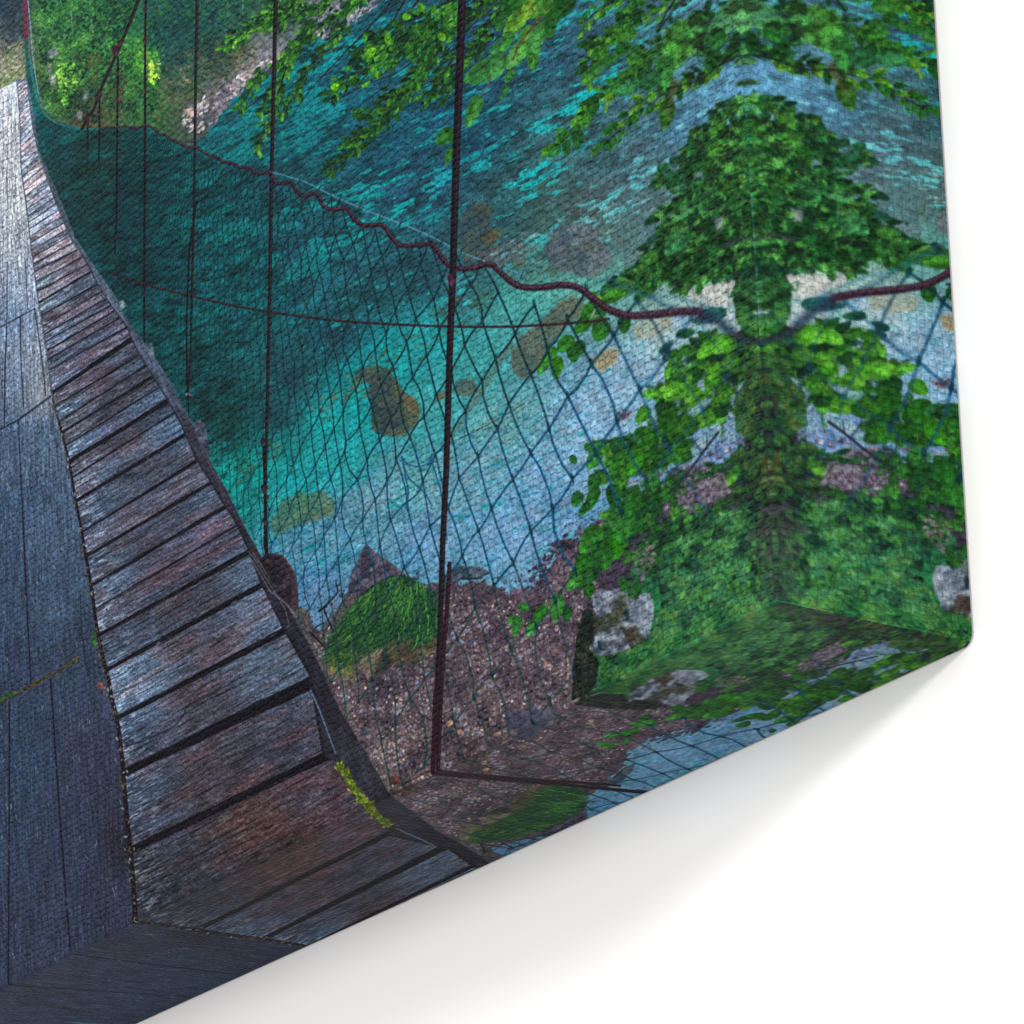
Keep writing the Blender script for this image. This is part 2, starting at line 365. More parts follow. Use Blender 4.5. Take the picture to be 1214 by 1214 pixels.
# ---- gravel beach --------------------------------------------------------------
shore = [(330,700),(366,728),(378,748),(386,735),(400,722),(415,700),(470,700),(530,690),(548,692),(560,688),(585,694),(606,708),(632,702),(642,684),(655,672),(662,655),(688,640),
         (700,622),(740,600),(770,585),(800,580),(812,572),(850,585),(870,545),(1000,530),(1000,800),(900,1200),(-50,1300),(300,900)]
sl, a = mask(shore, 2.5, 5, 7)
x = PX[sl]; y = PY[sl]
gf = field([(420,860,92,78,84),(500,880,100,84,88),(460,820,70,62,72),(600,800,92,78,84),(660,780,84,72,82),(600,720,78,64,74),(640,690,64,52,70),(570,860,90,78,84),(560,900,66,54,52),(640,860,88,76,76),
            (850,580,84,74,96),(900,560,70,60,80),(700,640,60,52,72),(480,930,92,82,82),(400,760,80,76,80)], 20., sl)
blend(sl, a, gf * (.55 + .9 * fbm(x / 2.6, y / 3.0, 3, 4))[..., None])
GR = [(30,28,40),(62,56,68),(88,78,86),(116,102,106),(154,140,140)]
beach = [(372,760),(400,735),(530,700),(600,712),(640,700),(660,680),(690,660),(720,700),(705,760),(692,832),(470,950),(420,870)]
dabs(beach, 8500, 3.1, GR, -.5, 1.2, .7, .9, 1.0, None, .3)
dabs(beach, 700, 5.2, [(52,46,64),(92,80,92),(124,116,134),(98,112,140)], -.5, 1.0, .65, .9, 1.1, None, .3)
dabs(beach, 220, 3.0, [(170,154,144),(196,178,164)], -.5, 1.0, .7, .95)
dabs([(640,660),(700,625),(760,600),(740,640),(690,700),(650,700)], 420, 4, GR, -.5, 1.2, .7, .9)
dabs([(610,690),(660,650),(700,620),(700,650),(640,720)], 200, 4.5, [(34,30,42),(66,56,68),(100,88,100)], -.5, 1., .6, .9)
dabs([(740,560),(800,560),(860,520),(905,530),(905,610),(840,620),(780,620),(740,600)], 620, 5.5, [(34,32,46),(76,70,84),(120,114,130),(170,164,176)], -.5, 1.0, .6, .85, 1.3)
boulder([(412,703),(414,690),(420,672),(434,646),(444,655),(462,666),(480,680),(484,690),(455,700),(430,712)], (54,50,66), (98,90,106), 2, 1)
stroke([(416,690),(422,668),(434,647),(446,658),(478,680)], 1.3, 1, (96,66,78), .6)
for q in range(260):
    t_ = rng.random(); i_ = 3 + int(t_ * 14); p = np.array(shore[i_]) * .5 + np.array(shore[i_ + 1]) * .5 + rng.normal(0, 7, 2) + np.array([-2, -5])
    z = 2.5 + 5 * rng.random() ** 2; c = C(*[(44,42,58), (84,78,98), (120,116,136), (92,112,146)][rng.integers(4)]); leaf(p[0], p[1], z, z * .6, -.5 + rng.normal(0, .3), c * .7, c * 1.1, 1.1, 0, .85)
for q in range(520):                                             # stones seen through the shallows
    x_ = rng.uniform(360, 860); y_ = rng.uniform(430, 700)
    if x_ * .47 + y_ < 790 or (x_ > 640 and y_ > 660): continue
    z = 3 + 7 * rng.random(); c = C(*[(92,128,168), (150,170,196), (120,124,160), (168,186,200)][rng.integers(4)]); leaf(x_, y_, z, z * .5, -.5 + rng.normal(0, .25), c * .9, c * 1.05, 1.8, 0, .38)
boulder([(532,676),(545,670),(566,672),(580,678),(566,688),(548,686),(538,694),(532,690)], (52,66,82), (84,100,118), 1.5, 1)
stroke([(548,686),(566,686),(580,679)], 3, 1, (24,24,34), .9)
boulder([(650,646),(664,640),(684,640),(682,650),(660,652)], (34,32,44), (66,60,74), 2, .95)
boulder([(604,700),(618,696),(640,704),(628,718),(606,712)], (82,62,78), (112,92,110), 2.5, .9)
boulder([(600,846),(630,838),(655,842),(660,850),(620,868),(602,862)], (58,62,84), (92,92,108), 2.5, .9)
for (x_, y_, s, c) in [(535,858,10,(185,150,120)),(560,760,8,(72,86,120)),(575,808,11,(120,112,128)),(700,800,9,(92,110,130)),(545,868,8,(150,120,110)),(552,780,9,(110,100,112)),(630,744,8,(100,130,140)),(650,790,9,(160,140,138)),
                    (433,868,11,(70,76,92)),(412,838,8,(120,112,120)),(548,890,9,(96,74,80)),(590,870,7,(150,124,116)),(470,925,13,(92,58,52)),(660,770,8,(130,110,116))]:
    leaf(x_, y_, s * 1.25, s * .8, -.6 + rng.random(), C(*c) * .75, C(*c) * 1.1)
stroke(curve([(378,725),(392,712),(400,702),(398,690)]), 2.4, 1.2, (22,30,34)); stroke(curve([(368,750),(380,762),(392,776),(396,782)]), 2.6, 1.4, (24,22,26))
stroke(curve([(384,722),(392,742),(400,752)]), 2, 1, (24,26,34)); stroke([(368,752),(376,742),(386,738)], 1.6, 1, (30,34,50))
# grass tuft on its stone
boulder([(380,775),(395,770),(420,790),(412,812),(392,800)], (92,88,72), (122,112,88), 3, .9)
boulder([(426,790),(430,776),(444,768),(456,766),(456,780),(447,795),(436,806)], (104,94,88), (146,132,116), 2, 1)
boulder([(444,800),(448,782),(456,768),(470,770),(462,790),(452,800)], (34,30,34), (64,54,54), 2, .9)
boulder([(456,765),(480,752),(520,750),(522,770),(490,782),(465,785)], (62,52,46), (104,92,66), 3, .9)
tuft = [(396,780),(392,768),(398,748),(410,728),(425,708),(442,694),(462,684),(484,682),(502,692),(516,706),(520,730),(518,752),(498,762),(476,752),(450,764),(428,772),(410,790)]
sl, a = mask(tuft, 2.5, 4, 6); blend(sl, a * .95, C(16, 52, 34))
for x_, y_ in sorted(inpoly(tuft, 950).tolist(), key=lambda q: q[1] * 0 + rng.random()):
    a_ = math.atan2(38, -(475 - x_) * .35 - 6 + rng.normal(0, 9)); L = 9 + 12 * rng.random()
    k = np.clip((y_ - 680) / 95, 0, 1); c = [(72,126,58), (36,88,48), (18,58,38)][int(rng.random() * 2 + k * .99)]
    c = np.array(c) * (.6 + .7 * rng.random())
    stroke([(x_, y_), (x_ + L * .45 * math.cos(a_), y_ + L * .45 * math.sin(a_)), (x_ + L * math.cos(a_ + .25), y_ + L * math.sin(a_ + .25))], 1.5, .5, c, 1)
for q in range(60):
    x_ = rng.uniform(396, 518); y_ = rng.uniform(755, 790) - abs(x_ - 470) * .1
    stroke([(x_, y_), (x_ - 4 + rng.normal(0, 2), y_ + 8), (x_ - 7 + rng.normal(0, 3), y_ + 15)], 1.3, .5, (40 + 30 * rng.random(), 84, 44), .8)
dabs([(396,775),(430,770),(420,815),(405,812),(392,795)], 60, 7, [(40,80,40),(110,110,50),(60,90,45)], 1.4, .4, .25, .9)

# ---- mossy rock and undergrowth by the fold ----------------------------------------
bush = [(690,836),(700,800),(712,770),(720,752),(736,735),(748,708),(745,690),(752,664),(758,648),(775,628),(812,612),(850,606),(900,590),(960,590),(960,760),(800,860)]
sl, a = mask(bush, 2.5, 6, 8, 2); x = PX[sl]; y = PY[sl]
blend(sl, a, field([(800,640,30,90,60),(850,680,34,104,64),(900,640,34,84,56),(920,700,36,100,60),(850,740,22,70,46),(760,790,30,88,50),(820,700,34,100,60),(710,820,24,60,40),(790,780,26,80,44),(890,720,26,84,50)], 20., sl) * (.62 + 1.0 * fbm(x / 6, y / 7, 3, 5))[..., None])
BG = [(14,34,30),(26,58,42),(40,84,58),(60,112,74),(74,118,60)]
dabs([(770,640),(850,606),(930,600),(940,720),(860,752),(800,790),(770,770),(785,710)], 2300, 8.5, BG, -.9, .9, .45, .85, 1.3, None, .3)
dabs([(780,640),(860,600),(920,600),(930,715),(840,740)], 500, 9, [(44,94,48),(62,116,56),(54,110,78)], -1.0, .8, .5, .8, 1.2, 9)
dabs([(705,765),(780,765),(850,720),(930,710),(860,760),(760,800),(695,832)], 900, 11, [(14,42,30),(34,88,50),(52,112,56),(84,112,58)], -.65, .35, .25, .85, 1.3)
rock = [(706,730),(703,712),(714,702),(738,699),(748,704),(770,704),(776,718),(774,738),(768,756),(758,760),(746,770),(712,780),(696,770),(700,752)]
boulder(rock, (64,72,88), (150,164,178), 3.5, 1, 7, 3)
for P, c in [([(728,704),(746,702),(744,724),(734,740),(722,736),(726,716)], (46,50,36)), ([(700,735),(722,726),(735,742),(712,752),(698,756)], (40,46,32)), ([(738,745),(756,742),(762,758),(748,768),(742,758)], (44,38,28)), ([(716,712),(728,712),(726,722),(716,722)], (60,62,78))]:
    boulder(P, [v * .8 for v in c], [v * 1.6 for v in c], 7, .8, 5, 2, 4)
boulder([(700,706),(712,700),(738,699),(742,704),(724,712),(706,722)], (100,112,130), (172,184,196), 4, .8, 6, 1, 3)
boulder([(748,705),(770,705),(775,724),(770,748),(758,745),(748,730)], (86,98,116), (156,170,184), 5, .8, 6, 4, 3)
boulder([(690,724),(702,722),(704,745),(700,770),(712,786),(706,812),(696,828),(678,832),(680,790),(684,750)], (10,18,20), (26,40,34), 3, 1)
dabs([(682,740),(700,725),(704,780),(700,825),(680,830)], 120, 5, [(16,26,26),(40,50,38),(70,66,50)], 1, 1, .5, .7)
stroke([(694,826),(710,814)], 2, 1.5, (140,150,150), .8); stroke([(697,826),(730,818),(790,795)], 6, 2, (10,20,18), .6, 4)

# ---- trunk and dark heart of the tree at the fold -------------------------------------
trunk = [(890,380),(872,420),(884,460),(880,520),(884,560),(895,600),(898,660),(905,712),(950,712),(950,380)]
sl, a = mask(trunk, 5, 9, 10, 3); x = PX[sl]; y = PY[sl]
blend(sl, a * np.clip((660 - y) / 120, .35, .9), (C(40, 32, 46) + .16 * (fbm(x / 8, y / 5, 3, 2) - .4)[..., None] * C(255, 200, 240)))
for (x_, y_, s) in [(890,634,15),(908,602,20),(906,628,20),(895,655,12),(912,655,14),(870,602,18),(860,560,16),(850,572,14)]:
    c = C(66, 60, 70) * (.8 + .5 * rng.random()); leaf(x_, y_, s * 1.1, s * .7, rng.random() * 3, c * .6, c * 1.2, 3.5, 0, .55)
G2 = [(12,50,24),(30,96,30),(52,134,34),(84,164,44)]; G3 = [(14,44,36),(26,84,46),(48,124,48),(80,156,62)]
T6 = [(925,440),(885,450),(860,500),(868,540),(850,590),(862,600),(925,600)]
crown([(925,520),(880,530),(850,560),(856,590),(925,600)], 200, 13, [(14,46,34),(30,84,52),(52,120,72)], -1.2, .8, (12,34,30), .6, 5, .5, 4)
crown(T6, 120, 13, [(20,40,40),(34,70,40),(60,100,50)], -1., 1.0, (24,28,34), .6, 5, .5, 5)

crown([(715,650),(760,615),(800,596),(860,596),(850,622),(800,640),(772,690),(748,712),(735,700),(745,670)], 120, 14, [(14,48,28),(28,78,36),(44,104,44),(64,128,48)], 2.2, .9, (14,34,28), .4, 7, .5, 3, 1.5)
dabs([(748,655),(772,640),(778,662),(766,690),(752,684)], 70, 4.5, [(60,52,66),(110,92,104),(150,132,138)], -.5, 1, .6, .8)
# ---- foliage hanging over the water ---------------------------------------------------------
WOODC = (34,26,36)
GT = [(12,40,28),(24,70,34),(44,106,38),(78,142,46)]
GY = GT
# upper left sprays
for P in [[(330,-10),(318,10),(292,40),(275,58)], [(345,18),(318,30),(290,36),(262,62)], [(440,-8),(410,12),(372,38),(345,60),(325,80)], [(390,5),(350,20),(320,24)], [(400,-5),(372,10),(345,15),(304,25)],
          [(372,30),(345,70),(322,110),(306,140)], [(345,60),(330,110),(310,160),(302,178)], [(410,30),(370,75),(345,120),(330,140)], [(360,-8),(340,8),(312,14)], [(308,85),(290,120),(282,135)]]:
    twig(curve(P, 8), 2.6, 10, [(14,44,32),(32,84,38),(60,122,44),(100,158,58)], WOODC, 1.8, 6.5, .8, .45, 1.1, 1.4)
dabs([(328,0),(440,0),(400,30),(345,70),(325,80)], 260, 8, GT, -1.0, .5, .42, .85, 1.1, 12)
for P in [[(470,-5),(440,30),(400,72),(365,110),(345,140)], [(535,0),(490,50),(440,95),(400,118),(390,122)], [(480,40),(450,66),(425,90),(396,110)], [(520,40),(480,80),(440,98)], [(590,5),(560,30),(535,55),(510,80)], [(500,-5),(480,20),(452,40),(430,42)], [(480,0),(462,30),(442,50)]]:
    stroke(curve(P, 8), 1.8, .8, WOODC)
for P, d in [([(585,-8),(552,22),(522,48),(505,78),(478,115),(450,145),(425,172),(402,192),(385,206)], 2.2), ([(540,0),(505,40),(475,62),(448,75),(418,92),(395,108),(388,120)], 2.2), ([(520,60),(492,90),(465,115),(440,135),(424,130)], 2.),
             ([(560,20),(530,34),(492,44),(455,52),(430,64),(414,72)], 2.2), ([(600,0),(578,30),(562,58),(540,88),(520,112),(508,122)], 1.6), ([(500,20),(470,30),(445,45),(432,48)], 1.4), ([(545,62),(528,82),(518,104),(494,118)], 1.2), ([(478,118),(455,140),(438,160),(404,164)], 1.3)]:
    twig(curve(P, 8), 2.8, 11, GT, WOODC, 2.0, 8.5, .8, .45, 1.1, d)
dabs([(470,20),(540,0),(550,20),(520,60),(470,90),(440,90),(450,60)], 260, 9, GT, -.8, .7, .45, .9, 1.2, 13)
for (x_, y_, l, w_, an, c) in [(482,20,10,9,0,(90,180,30)),(433,45,12,6,1.5,(60,140,40)),(440,62,14,10,-.8,(110,180,40)),(460,47,10,8,1.2,(90,170,40)),(397,103,11,9,-.5,(110,190,40)),(524,44,12,9,1.0,(90,150,30)),(500,8,12,8,.4,(70,140,40)),(434,100,12,6,-.6,(90,170,40))]:
    leaf(x_, y_, l, w_, an, C(*c) * .85, C(*c) * 1.1)
twig([(585,45),(560,65),(530,80),(505,118)], 5, 13, GT, WOODC, 1.5, 6, .7, .4)
# large near leaves round the thick hanger
twig([(605,0),(620,12),(640,5)], 4, 22, [(16,60,28),(30,96,34),(52,120,44)], WOODC, 1.5, 12, 1.2, .5, 1.8, 1.5)
for (x_, y_, l, w_, an, c) in [(570,86,46,26,2.62,(48,116,58)),(590,78,34,20,1.9,(60,128,66)),(561,132,42,17,1.95,(56,126,58)),(528,162,28,19,2.5,(40,108,46)),(532,185,22,10,1.9,(50,120,50)),(604,90,18,10,2.2,(50,110,50)),
                               (598,110,24,7,2.1,(46,112,56)),(612,66,40,20,2.2,(78,150,70)),(632,60,32,16,1.8,(62,134,58)),(622,48,40,18,2.0,(70,140,60)),(640,40,40,20,2.1,(64,134,64)),(610,28,44,20,2.2,(90,150,50)),
                               (655,18,40,22,1.9,(34,92,34)),(668,8,36,22,2.2,(24,80,30)),(642,10,34,18,2.4,(66,128,48)),(626,12,30,16,2.0,(104,150,50)),(600,50,30,14,2.1,(50,120,54)),(594,26,24,12,2.0,(40,104,44)),(586,60,20,10,2.2,(52,120,60)),(652,34,26,14,1.7,(30,90,34)),(632,74,22,14,1.6,(58,124,50))]:
    leaf(x_, y_, l, w_, an, C(*c) * .8, C(*c) * 1.12, 2.0, .14)
stroke([(583,92),(572,112)], 1.5, 1, (120,90,70)); stroke([(608,72),(614,55),(640,20)], 2, 2.4, (96,60,40), .9, 1.6)
# upper right sprays
for P, d, z in [([(800,-5),(770,20),(735,35),(712,48),(695,60)], 1.6, 13), ([(760,-5),(740,28),(712,55),(700,80),(690,98)], 1.8, 15), ([(840,20),(800,45),(770,60),(740,92),(720,110),(700,128),(672,160),(650,184)], 1.7, 16),
                ([(884,62),(862,72),(840,84),(812,98),(785,112),(760,126),(738,150),(720,168),(706,181)], 1.8, 13), ([(735,0),(715,10),(700,20),(690,40)], 1.6, 13), ([(820,-5),(800,10),(780,38)], .6, 10), ([(770,70),(748,90),(728,104)], 1.8, 16)]:
    twig(curve(P, 8), 4.2, z, [(16,56,28),(34,96,34),(60,124,40),(104,160,44)], WOODC, 2.0, 9, .8, .45, 1.3, d)
crown([(846,0),(905,0),(905,60),(880,62),(858,76),(838,84),(826,64),(800,70),(796,110),(784,108),(778,72),(764,70),(792,42)], 200, 16, [(16,54,30),(34,90,46),(58,118,62),(82,142,84)], 2.3, .9, (18,50,44), .5, 8, .5, 2, 1.8)
for (x_, y_, l, w_, an, c) in [(806,60,52,26,2.0,(64,130,54)),(800,44,50,22,2.2,(70,140,58)),(822,34,46,22,2.0,(58,126,60)),(788,88,44,22,1.7,(46,110,50)),(770,96,30,22,2.4,(36,96,56)),(743,104,34,18,2.6,(50,120,70)),(750,64,26,14,2.2,(50,112,50)),
                               (860,24,50,28,2.4,(76,146,90)),(880,12,54,34,1.6,(80,146,84)),(850,46,26,20,1.7,(34,96,40)),(846,72,24,18,1.5,(26,80,28)),(872,56,24,14,1.5,(24,70,30)),(790,136,38,19,1.75,(50,104,40)),(806,112,18,8,1.6,(22,64,30)),(830,92,18,7,1.9,(26,66,30)),
                               (736,60,26,13,2.4,(30,86,36)),(742,44,30,14,2.6,(52,110,44)),(718,74,36,12,2.6,(44,112,48)),(700,92,30,11,2.5,(62,124,56)),(755,20,22,12,1.6,(20,66,30)),(736,24,20,12,1.5,(24,74,32)),(702,128,22,14,2.2,(30,88,34)),(685,165,22,14,1.8,(30,80,36))]:
    leaf(x_, y_, l, w_, an, C(*c) * .8, C(*c) * 1.12, 2.0, .14)
stroke([(800,98),(796,118),(790,134)], 8, 3, (96,92,56), .75, 3); stroke([(826,30),(822,60),(812,80)], 3, 2, (80,96,66), .5, 2)
stroke(curve([(790,106),(830,94),(852,78),(878,66),(892,70)]), 2, 1.8, (22,28,36)); stroke(curve([(800,0),(790,15),(780,38)]), 1.8, 1.2, (26,28,36))
stroke(curve([(832,32),(846,24),(880,26),(900,32)]), 5, 4, (40,72,78), .55, 3)
SPR = [([(905,118),(876,124),(850,140),(826,165),(812,188)], 2.2, 12), ([(905,150),(868,160),(836,184),(806,206),(776,218)], 2.2, 13), ([(905,180),(866,195),(832,222),(800,246),(780,262)], 2.4, 13),
       ([(905,215),(862,232),(824,256),(790,286),(768,300)], 2.6, 14), ([(905,245),(860,262),(818,288),(776,318),(742,334)], 2.8, 15), ([(905,272),(862,286),(820,306),(780,326),(722,346)], 2.6, 14), ([(905,295),(876,304),(846,318),(816,334),(800,346)], 2.2, 14),
       ([(905,134),(890,138),(872,150),(858,168)], 2, 12), ([(905,165),(886,172),(862,190),(848,208)], 2, 13), ([(905,200),(884,212),(862,226),(846,250)], 2, 14), ([(905,230),(886,240),(866,262),(852,280)], 2, 14), ([(905,260),(880,278),(862,300),(850,322)], 2, 14)]
GS = [(12,42,26),(26,78,38),(48,108,50),(72,136,62),(98,160,78)]
# fir-like mass at the right fold
T1 = [(905,112),(884,113),(860,124),(846,132),(836,145),(828,150),(820,158),(818,180),(806,186),(812,200),(800,212),(818,232),(800,240),(806,262),(790,258),(776,272),(780,300),(752,312),(735,325),(716,342),(740,352),(800,336),(850,326),(905,334)]
crown(T1, 620, 13.5, [(12,42,28),(24,70,38),(38,92,50),(54,112,56)], 2.4, .6, (18,48,38), .6, 9, .55, 0, 1.6)
crown([(905,240),(860,250),(820,270),(780,290),(745,320),(730,345),(800,335),(905,330)], 480, 15, [(12,40,28),(22,66,38),(38,90,54),(50,106,56)], 2.4, .6, (14,40,32), .55, 6, .6, 3, 1.8)
for P, d, z in SPR: twig(curve(P, 8), 3.2, z, GS, (30,30,30), 1.6, 10, .75, .48, 1.4, d)
for (x_, y_, l, w_, an, c) in [(787,199,17,13,-.3,(32,84,54)),(803,190,20,11,-.15,(34,88,58)),(793,213,24,12,2.2,(30,84,52)),(774,219,14,8,2.3,(26,74,48)),(806,212,22,11,2.0,(28,80,50)),(822,158,12,10,1.5,(66,120,44)),(828,170,24,13,1.9,(40,90,50)),(850,152,24,12,2.1,(52,104,40)),
                               (820,196,24,16,2,(34,90,48)),(838,196,24,16,1.9,(40,100,40)),(848,175,24,14,2.2,(58,120,44)),(866,130,26,10,2.7,(50,112,50)),(884,152,22,14,1.7,(46,104,42)),(880,184,24,14,1.9,(44,98,50)),(860,222,22,13,2.4,(54,112,40)),
                               (770,262,18,8,2.4,(20,64,40)),(772,285,20,10,2.5,(34,84,70)),(810,252,30,14,2.6,(60,120,70)),(840,240,34,20,2.3,(44,104,54)),(800,290,34,22,2.3,(52,116,70)),(770,306,26,14,2.5,(54,112,46)),(850,285,40,24,2.0,(30,88,44)),(830,310,26,18,1.9,(20,66,30)),
                               (882,98,26,8,2.9,(60,100,60)),(790,325,22,14,2.0,(26,80,30)),(815,325,24,15,1.8,(20,66,26)),(740,345,22,12,2.4,(40,104,40)),(760,348,24,14,2.3,(44,112,40))]:
    leaf(x_, y_, l, w_, an, C(*c) * .82, C(*c) * 1.1, 2.0, .14)
crown([(905,316),(882,322),(872,342),(870,352),(878,376),(885,392),(905,395)], 110, 15, [(24,66,36),(42,98,52),(62,120,62)], 1.7, .6, (20,60,44), .8, 5, .7, 5, 2.2)
boulder([(846,262),(858,256),(856,270),(850,274)], (120,130,140), (160,164,170), 2, .8)
stroke(curve([(860,292),(880,282),(900,285)]), 6, 5, (44,34,60), .6, 3)
# leaves below the rope
crown([(905,392),(868,392),(836,398),(815,412),(812,440),(784,450),(778,470),(800,486),(846,478),(868,452),(905,450)], 120, 17, [(12,40,26),(26,72,30),(46,104,32),(66,126,42)], 2.4, .8, (16,46,34), .5, 9, .6, 1, 1.8)
for (x_, y_, l, w_, an, c) in [(800,462,44,26,2.75,(66,126,42)),(826,412,32,18,2.5,(46,102,40)),(848,404,36,22,2.3,(58,118,46)),(862,424,36,26,2.3,(60,136,36)),(846,446,34,20,2.2,(52,124,30)),(884,418,26,22,1.6,(44,104,50)),(813,395,24,12,-.2,(20,70,50)),(790,412,22,9,-.7,(16,66,60)),(794,420,22,8,-.6,(14,60,52)),
                               (826,380,18,8,.2,(24,66,60)),(850,372,16,24,1.5,(34,92,84)),(838,376,20,18,.4,(30,74,92)),(838,500,26,16,2.6,(50,120,24)),(828,488,22,14,2.4,(40,100,30)),(862,480,20,18,2.0,(60,110,40)),(868,520,16,14,1.6,(94,120,40))]:
    leaf(x_, y_, l, w_, an, C(*c) * .82, C(*c) * 1.1, 2.0, .14)
for (x_, y_, l, w_, an, c) in [(726,350,32,18,-.2,(60,130,40)),(740,340,24,12,0,(50,116,44)),(702,372,36,26,2.4,(40,112,34)),(712,392,28,22,2.0,(44,112,38)),(690,386,26,16,2.4,(36,100,30)),(740,385,22,16,1.6,(30,84,30)),(670,408,26,18,2.4,(50,122,40)),(680,420,20,16,1.6,(30,92,32)),(660,436,28,15,1.7,(46,120,28)),
                               (645,432,28,12,2.1,(54,128,40)),(652,420,22,12,2.4,(52,124,40)),(705,352,18,12,.3,(80,150,40)),(688,412,18,14,1.4,(24,76,30))]:
    leaf(x_, y_, l, w_, an, C(*c) * .82, C(*c) * 1.1, 1.6, .14)
stroke([(706,366),(700,378),(712,372),(718,378)], 2.5, 1.5, (150,170,160), .8)
for P, d, z in [([(905,410),(868,420),(830,440),(795,462),(775,474)], 1.1, 20), ([(905,398),(866,404),(836,410),(806,418),(782,434)], .8, 18), ([(890,450),(858,462),(834,484),(820,506)], 1.0, 18), ([(890,470),(846,490),(806,510),(762,524),(712,536)], 1.2, 21),
                ([(880,500),(838,516),(790,540),(744,560),(706,574)], .8, 20), ([(870,560),(820,570),(776,586),(736,612),(700,648)], .9, 19), ([(780,590),(744,620),(712,656),(690,690)], 1.1, 20)]:
    twig(curve(P, 8), 5.0, z, [(14,48,28),(32,88,34),(62,130,40),(92,160,52)], (30,30,36), 1.8, 11, .8, .55, 1.6, d)
for P in [[(866,476),(876,458),(886,448),(882,464),(870,486)], [(812,488),(828,478),(846,470),(840,480),(822,494)], [(836,506),(852,500),(858,512),(842,530),(824,548),(808,560),(800,552),(818,532)], [(800,372),(826,376),(812,388),(796,392)], [(852,384),(872,388),(866,394),(848,396)]]:
    boulder(P, (110,150,190), (160,190,208), 2.5, .85, 5, 1)
for P, c0, c1 in [([(800,556),(830,548),(858,560),(866,584),(836,600),(806,596),(790,580)], (62,56,70), (140,130,146)), ([(858,498),(884,492),(890,512),(868,530),(856,520)], (96,130,176), (150,180,208)), ([(742,580),(762,572),(770,584),(752,596)], (100,140,184), (140,174,204))]:
    boulder(P, c0, c1, 4, .9, 3, 2, 2.5)
twig([(868,552),(836,566),(800,582)], 7, 12, [(20,60,34),(46,104,48),(70,130,60)], (30,30,36), 1.6, 10, .8, .5, 1.6, 1)
for (x_, y_, l, w_, an) in [(798,462,34,20,2.75),(822,470,26,16,2.4),(836,416,26,16,2.3),(856,410,28,17,2.3),(866,428,24,16,2.5),(846,440,24,14,2.2),(762,528,24,15,2.2),(748,550,26,14,2.1),(722,546,22,12,2.4),(778,540,22,15,2.0),(838,500,22,14,2.6),(704,640,28,15,2.2),(738,624,26,15,2.2),
                         (790,582,24,13,2.3),(762,600,24,14,2.2),(810,512,20,13,1.8),(700,590,22,11,2.1)]:
    g_ = .8 + .4 * rng.random(); leaf(x_, y_, l, w_, an + rng.normal(0, .15), C(60, 128, 34) * g_, C(96, 164, 52) * g_, 1.8, .14)
# middle cluster
crown([(770,500),(782,484),(800,480),(812,500),(818,530),(812,545),(800,540),(790,552),(762,560),(740,560),(728,572),(716,560),(722,545),(748,530),(760,525)], 80, 18, [(14,50,24),(32,88,26),(50,114,34)], 2.3, .9, (18,56,28), .7, 6, .6, 2, 1.8)
crown([(740,585),(770,570),(800,575),(812,560),(800,590),(770,612),(752,640),(720,650),(700,690),(690,668),(716,640),(724,610)], 110, 17, [(12,44,28),(28,82,36),(46,108,46)], 2.2, .8, (14,48,34), .75, 7, .55, 3, 1.8)
for (x_, y_, l, w_, an, c) in [(707,529,30,13,-.1,(40,110,44)),(733,527,22,10,-.3,(34,96,54)),(704,545,26,17,2.2,(44,118,34)),(728,545,26,12,2.6,(40,112,40)),(752,550,32,18,2.0,(50,128,30)),(764,520,30,24,1.4,(34,100,28)),(762,492,24,16,2.2,(58,130,34)),(790,500,24,20,1.2,(28,88,26)),(800,540,24,18,1.4,(48,120,30)),
                               (704,572,22,16,2.0,(30,92,34)),(702,592,34,14,2.0,(32,96,36)),(728,590,34,18,1.4,(26,84,34)),(684,592,20,14,2.0,(30,92,36)),(692,604,20,10,2.2,(28,80,34)),(680,545,12,9,1,(30,90,36)),
                               (700,640,40,24,2.2,(46,116,40)),(716,658,36,24,1.4,(34,100,34)),(730,648,30,16,1.4,(40,120,24)),(742,626,36,22,2.2,(44,114,44)),(750,600,30,20,2.0,(34,100,38)),(690,668,26,18,2.2,(36,104,34)),(698,700,20,14,1.6,(30,92,32)),(660,720,34,17,1.7,(52,124,48)),(640,728,26,14,2.2,(40,110,30)),
                               (630,745,22,12,2.0,(56,130,60)),(622,720,16,11,0,(40,110,40)),(612,742,26,11,1.8,(44,112,48)),(606,735,12,8,1.8,(46,118,44)),(672,728,20,12,1.7,(26,84,36)),(680,690,26,14,2.2,(60,130,50)),(752,520,20,10,.4,(40,100,60))]:
    leaf(x_, y_, l, w_, an, C(*c) * .82, C(*c) * 1.1, 1.6, .14)
stroke(curve([(852,512),(838,530),(822,552),(806,572),(795,582)]), 2.6, 2.2, (34,34,58)); stroke([(832,536),(822,522),(818,512)], 1.4, 1, (40,44,74)); stroke([(838,528),(838,514)], 1.4, 1, (40,44,74))
stroke([(812,566),(804,556),(800,548)], 1.4, 1, (34,44,70)); stroke([(792,560),(788,545),(790,534)], 1.4, 1, (34,44,60)); stroke([(834,533),(816,528)], 1.3, .8, (50,54,90))
boulder([(728,496),(732,488),(742,485),(752,488),(744,496),(734,500)], (60,46,60), (190,170,180), 1.5, .95, 4)

crown([(880,430),(905,420),(930,420),(930,600),(895,590),(872,540),(868,480)], 170, 15, [(16,44,32),(34,78,44),(56,100,50),(80,96,52)], -1.2, .9, (22,32,32), .35, 6, .6, 2, 1.8)
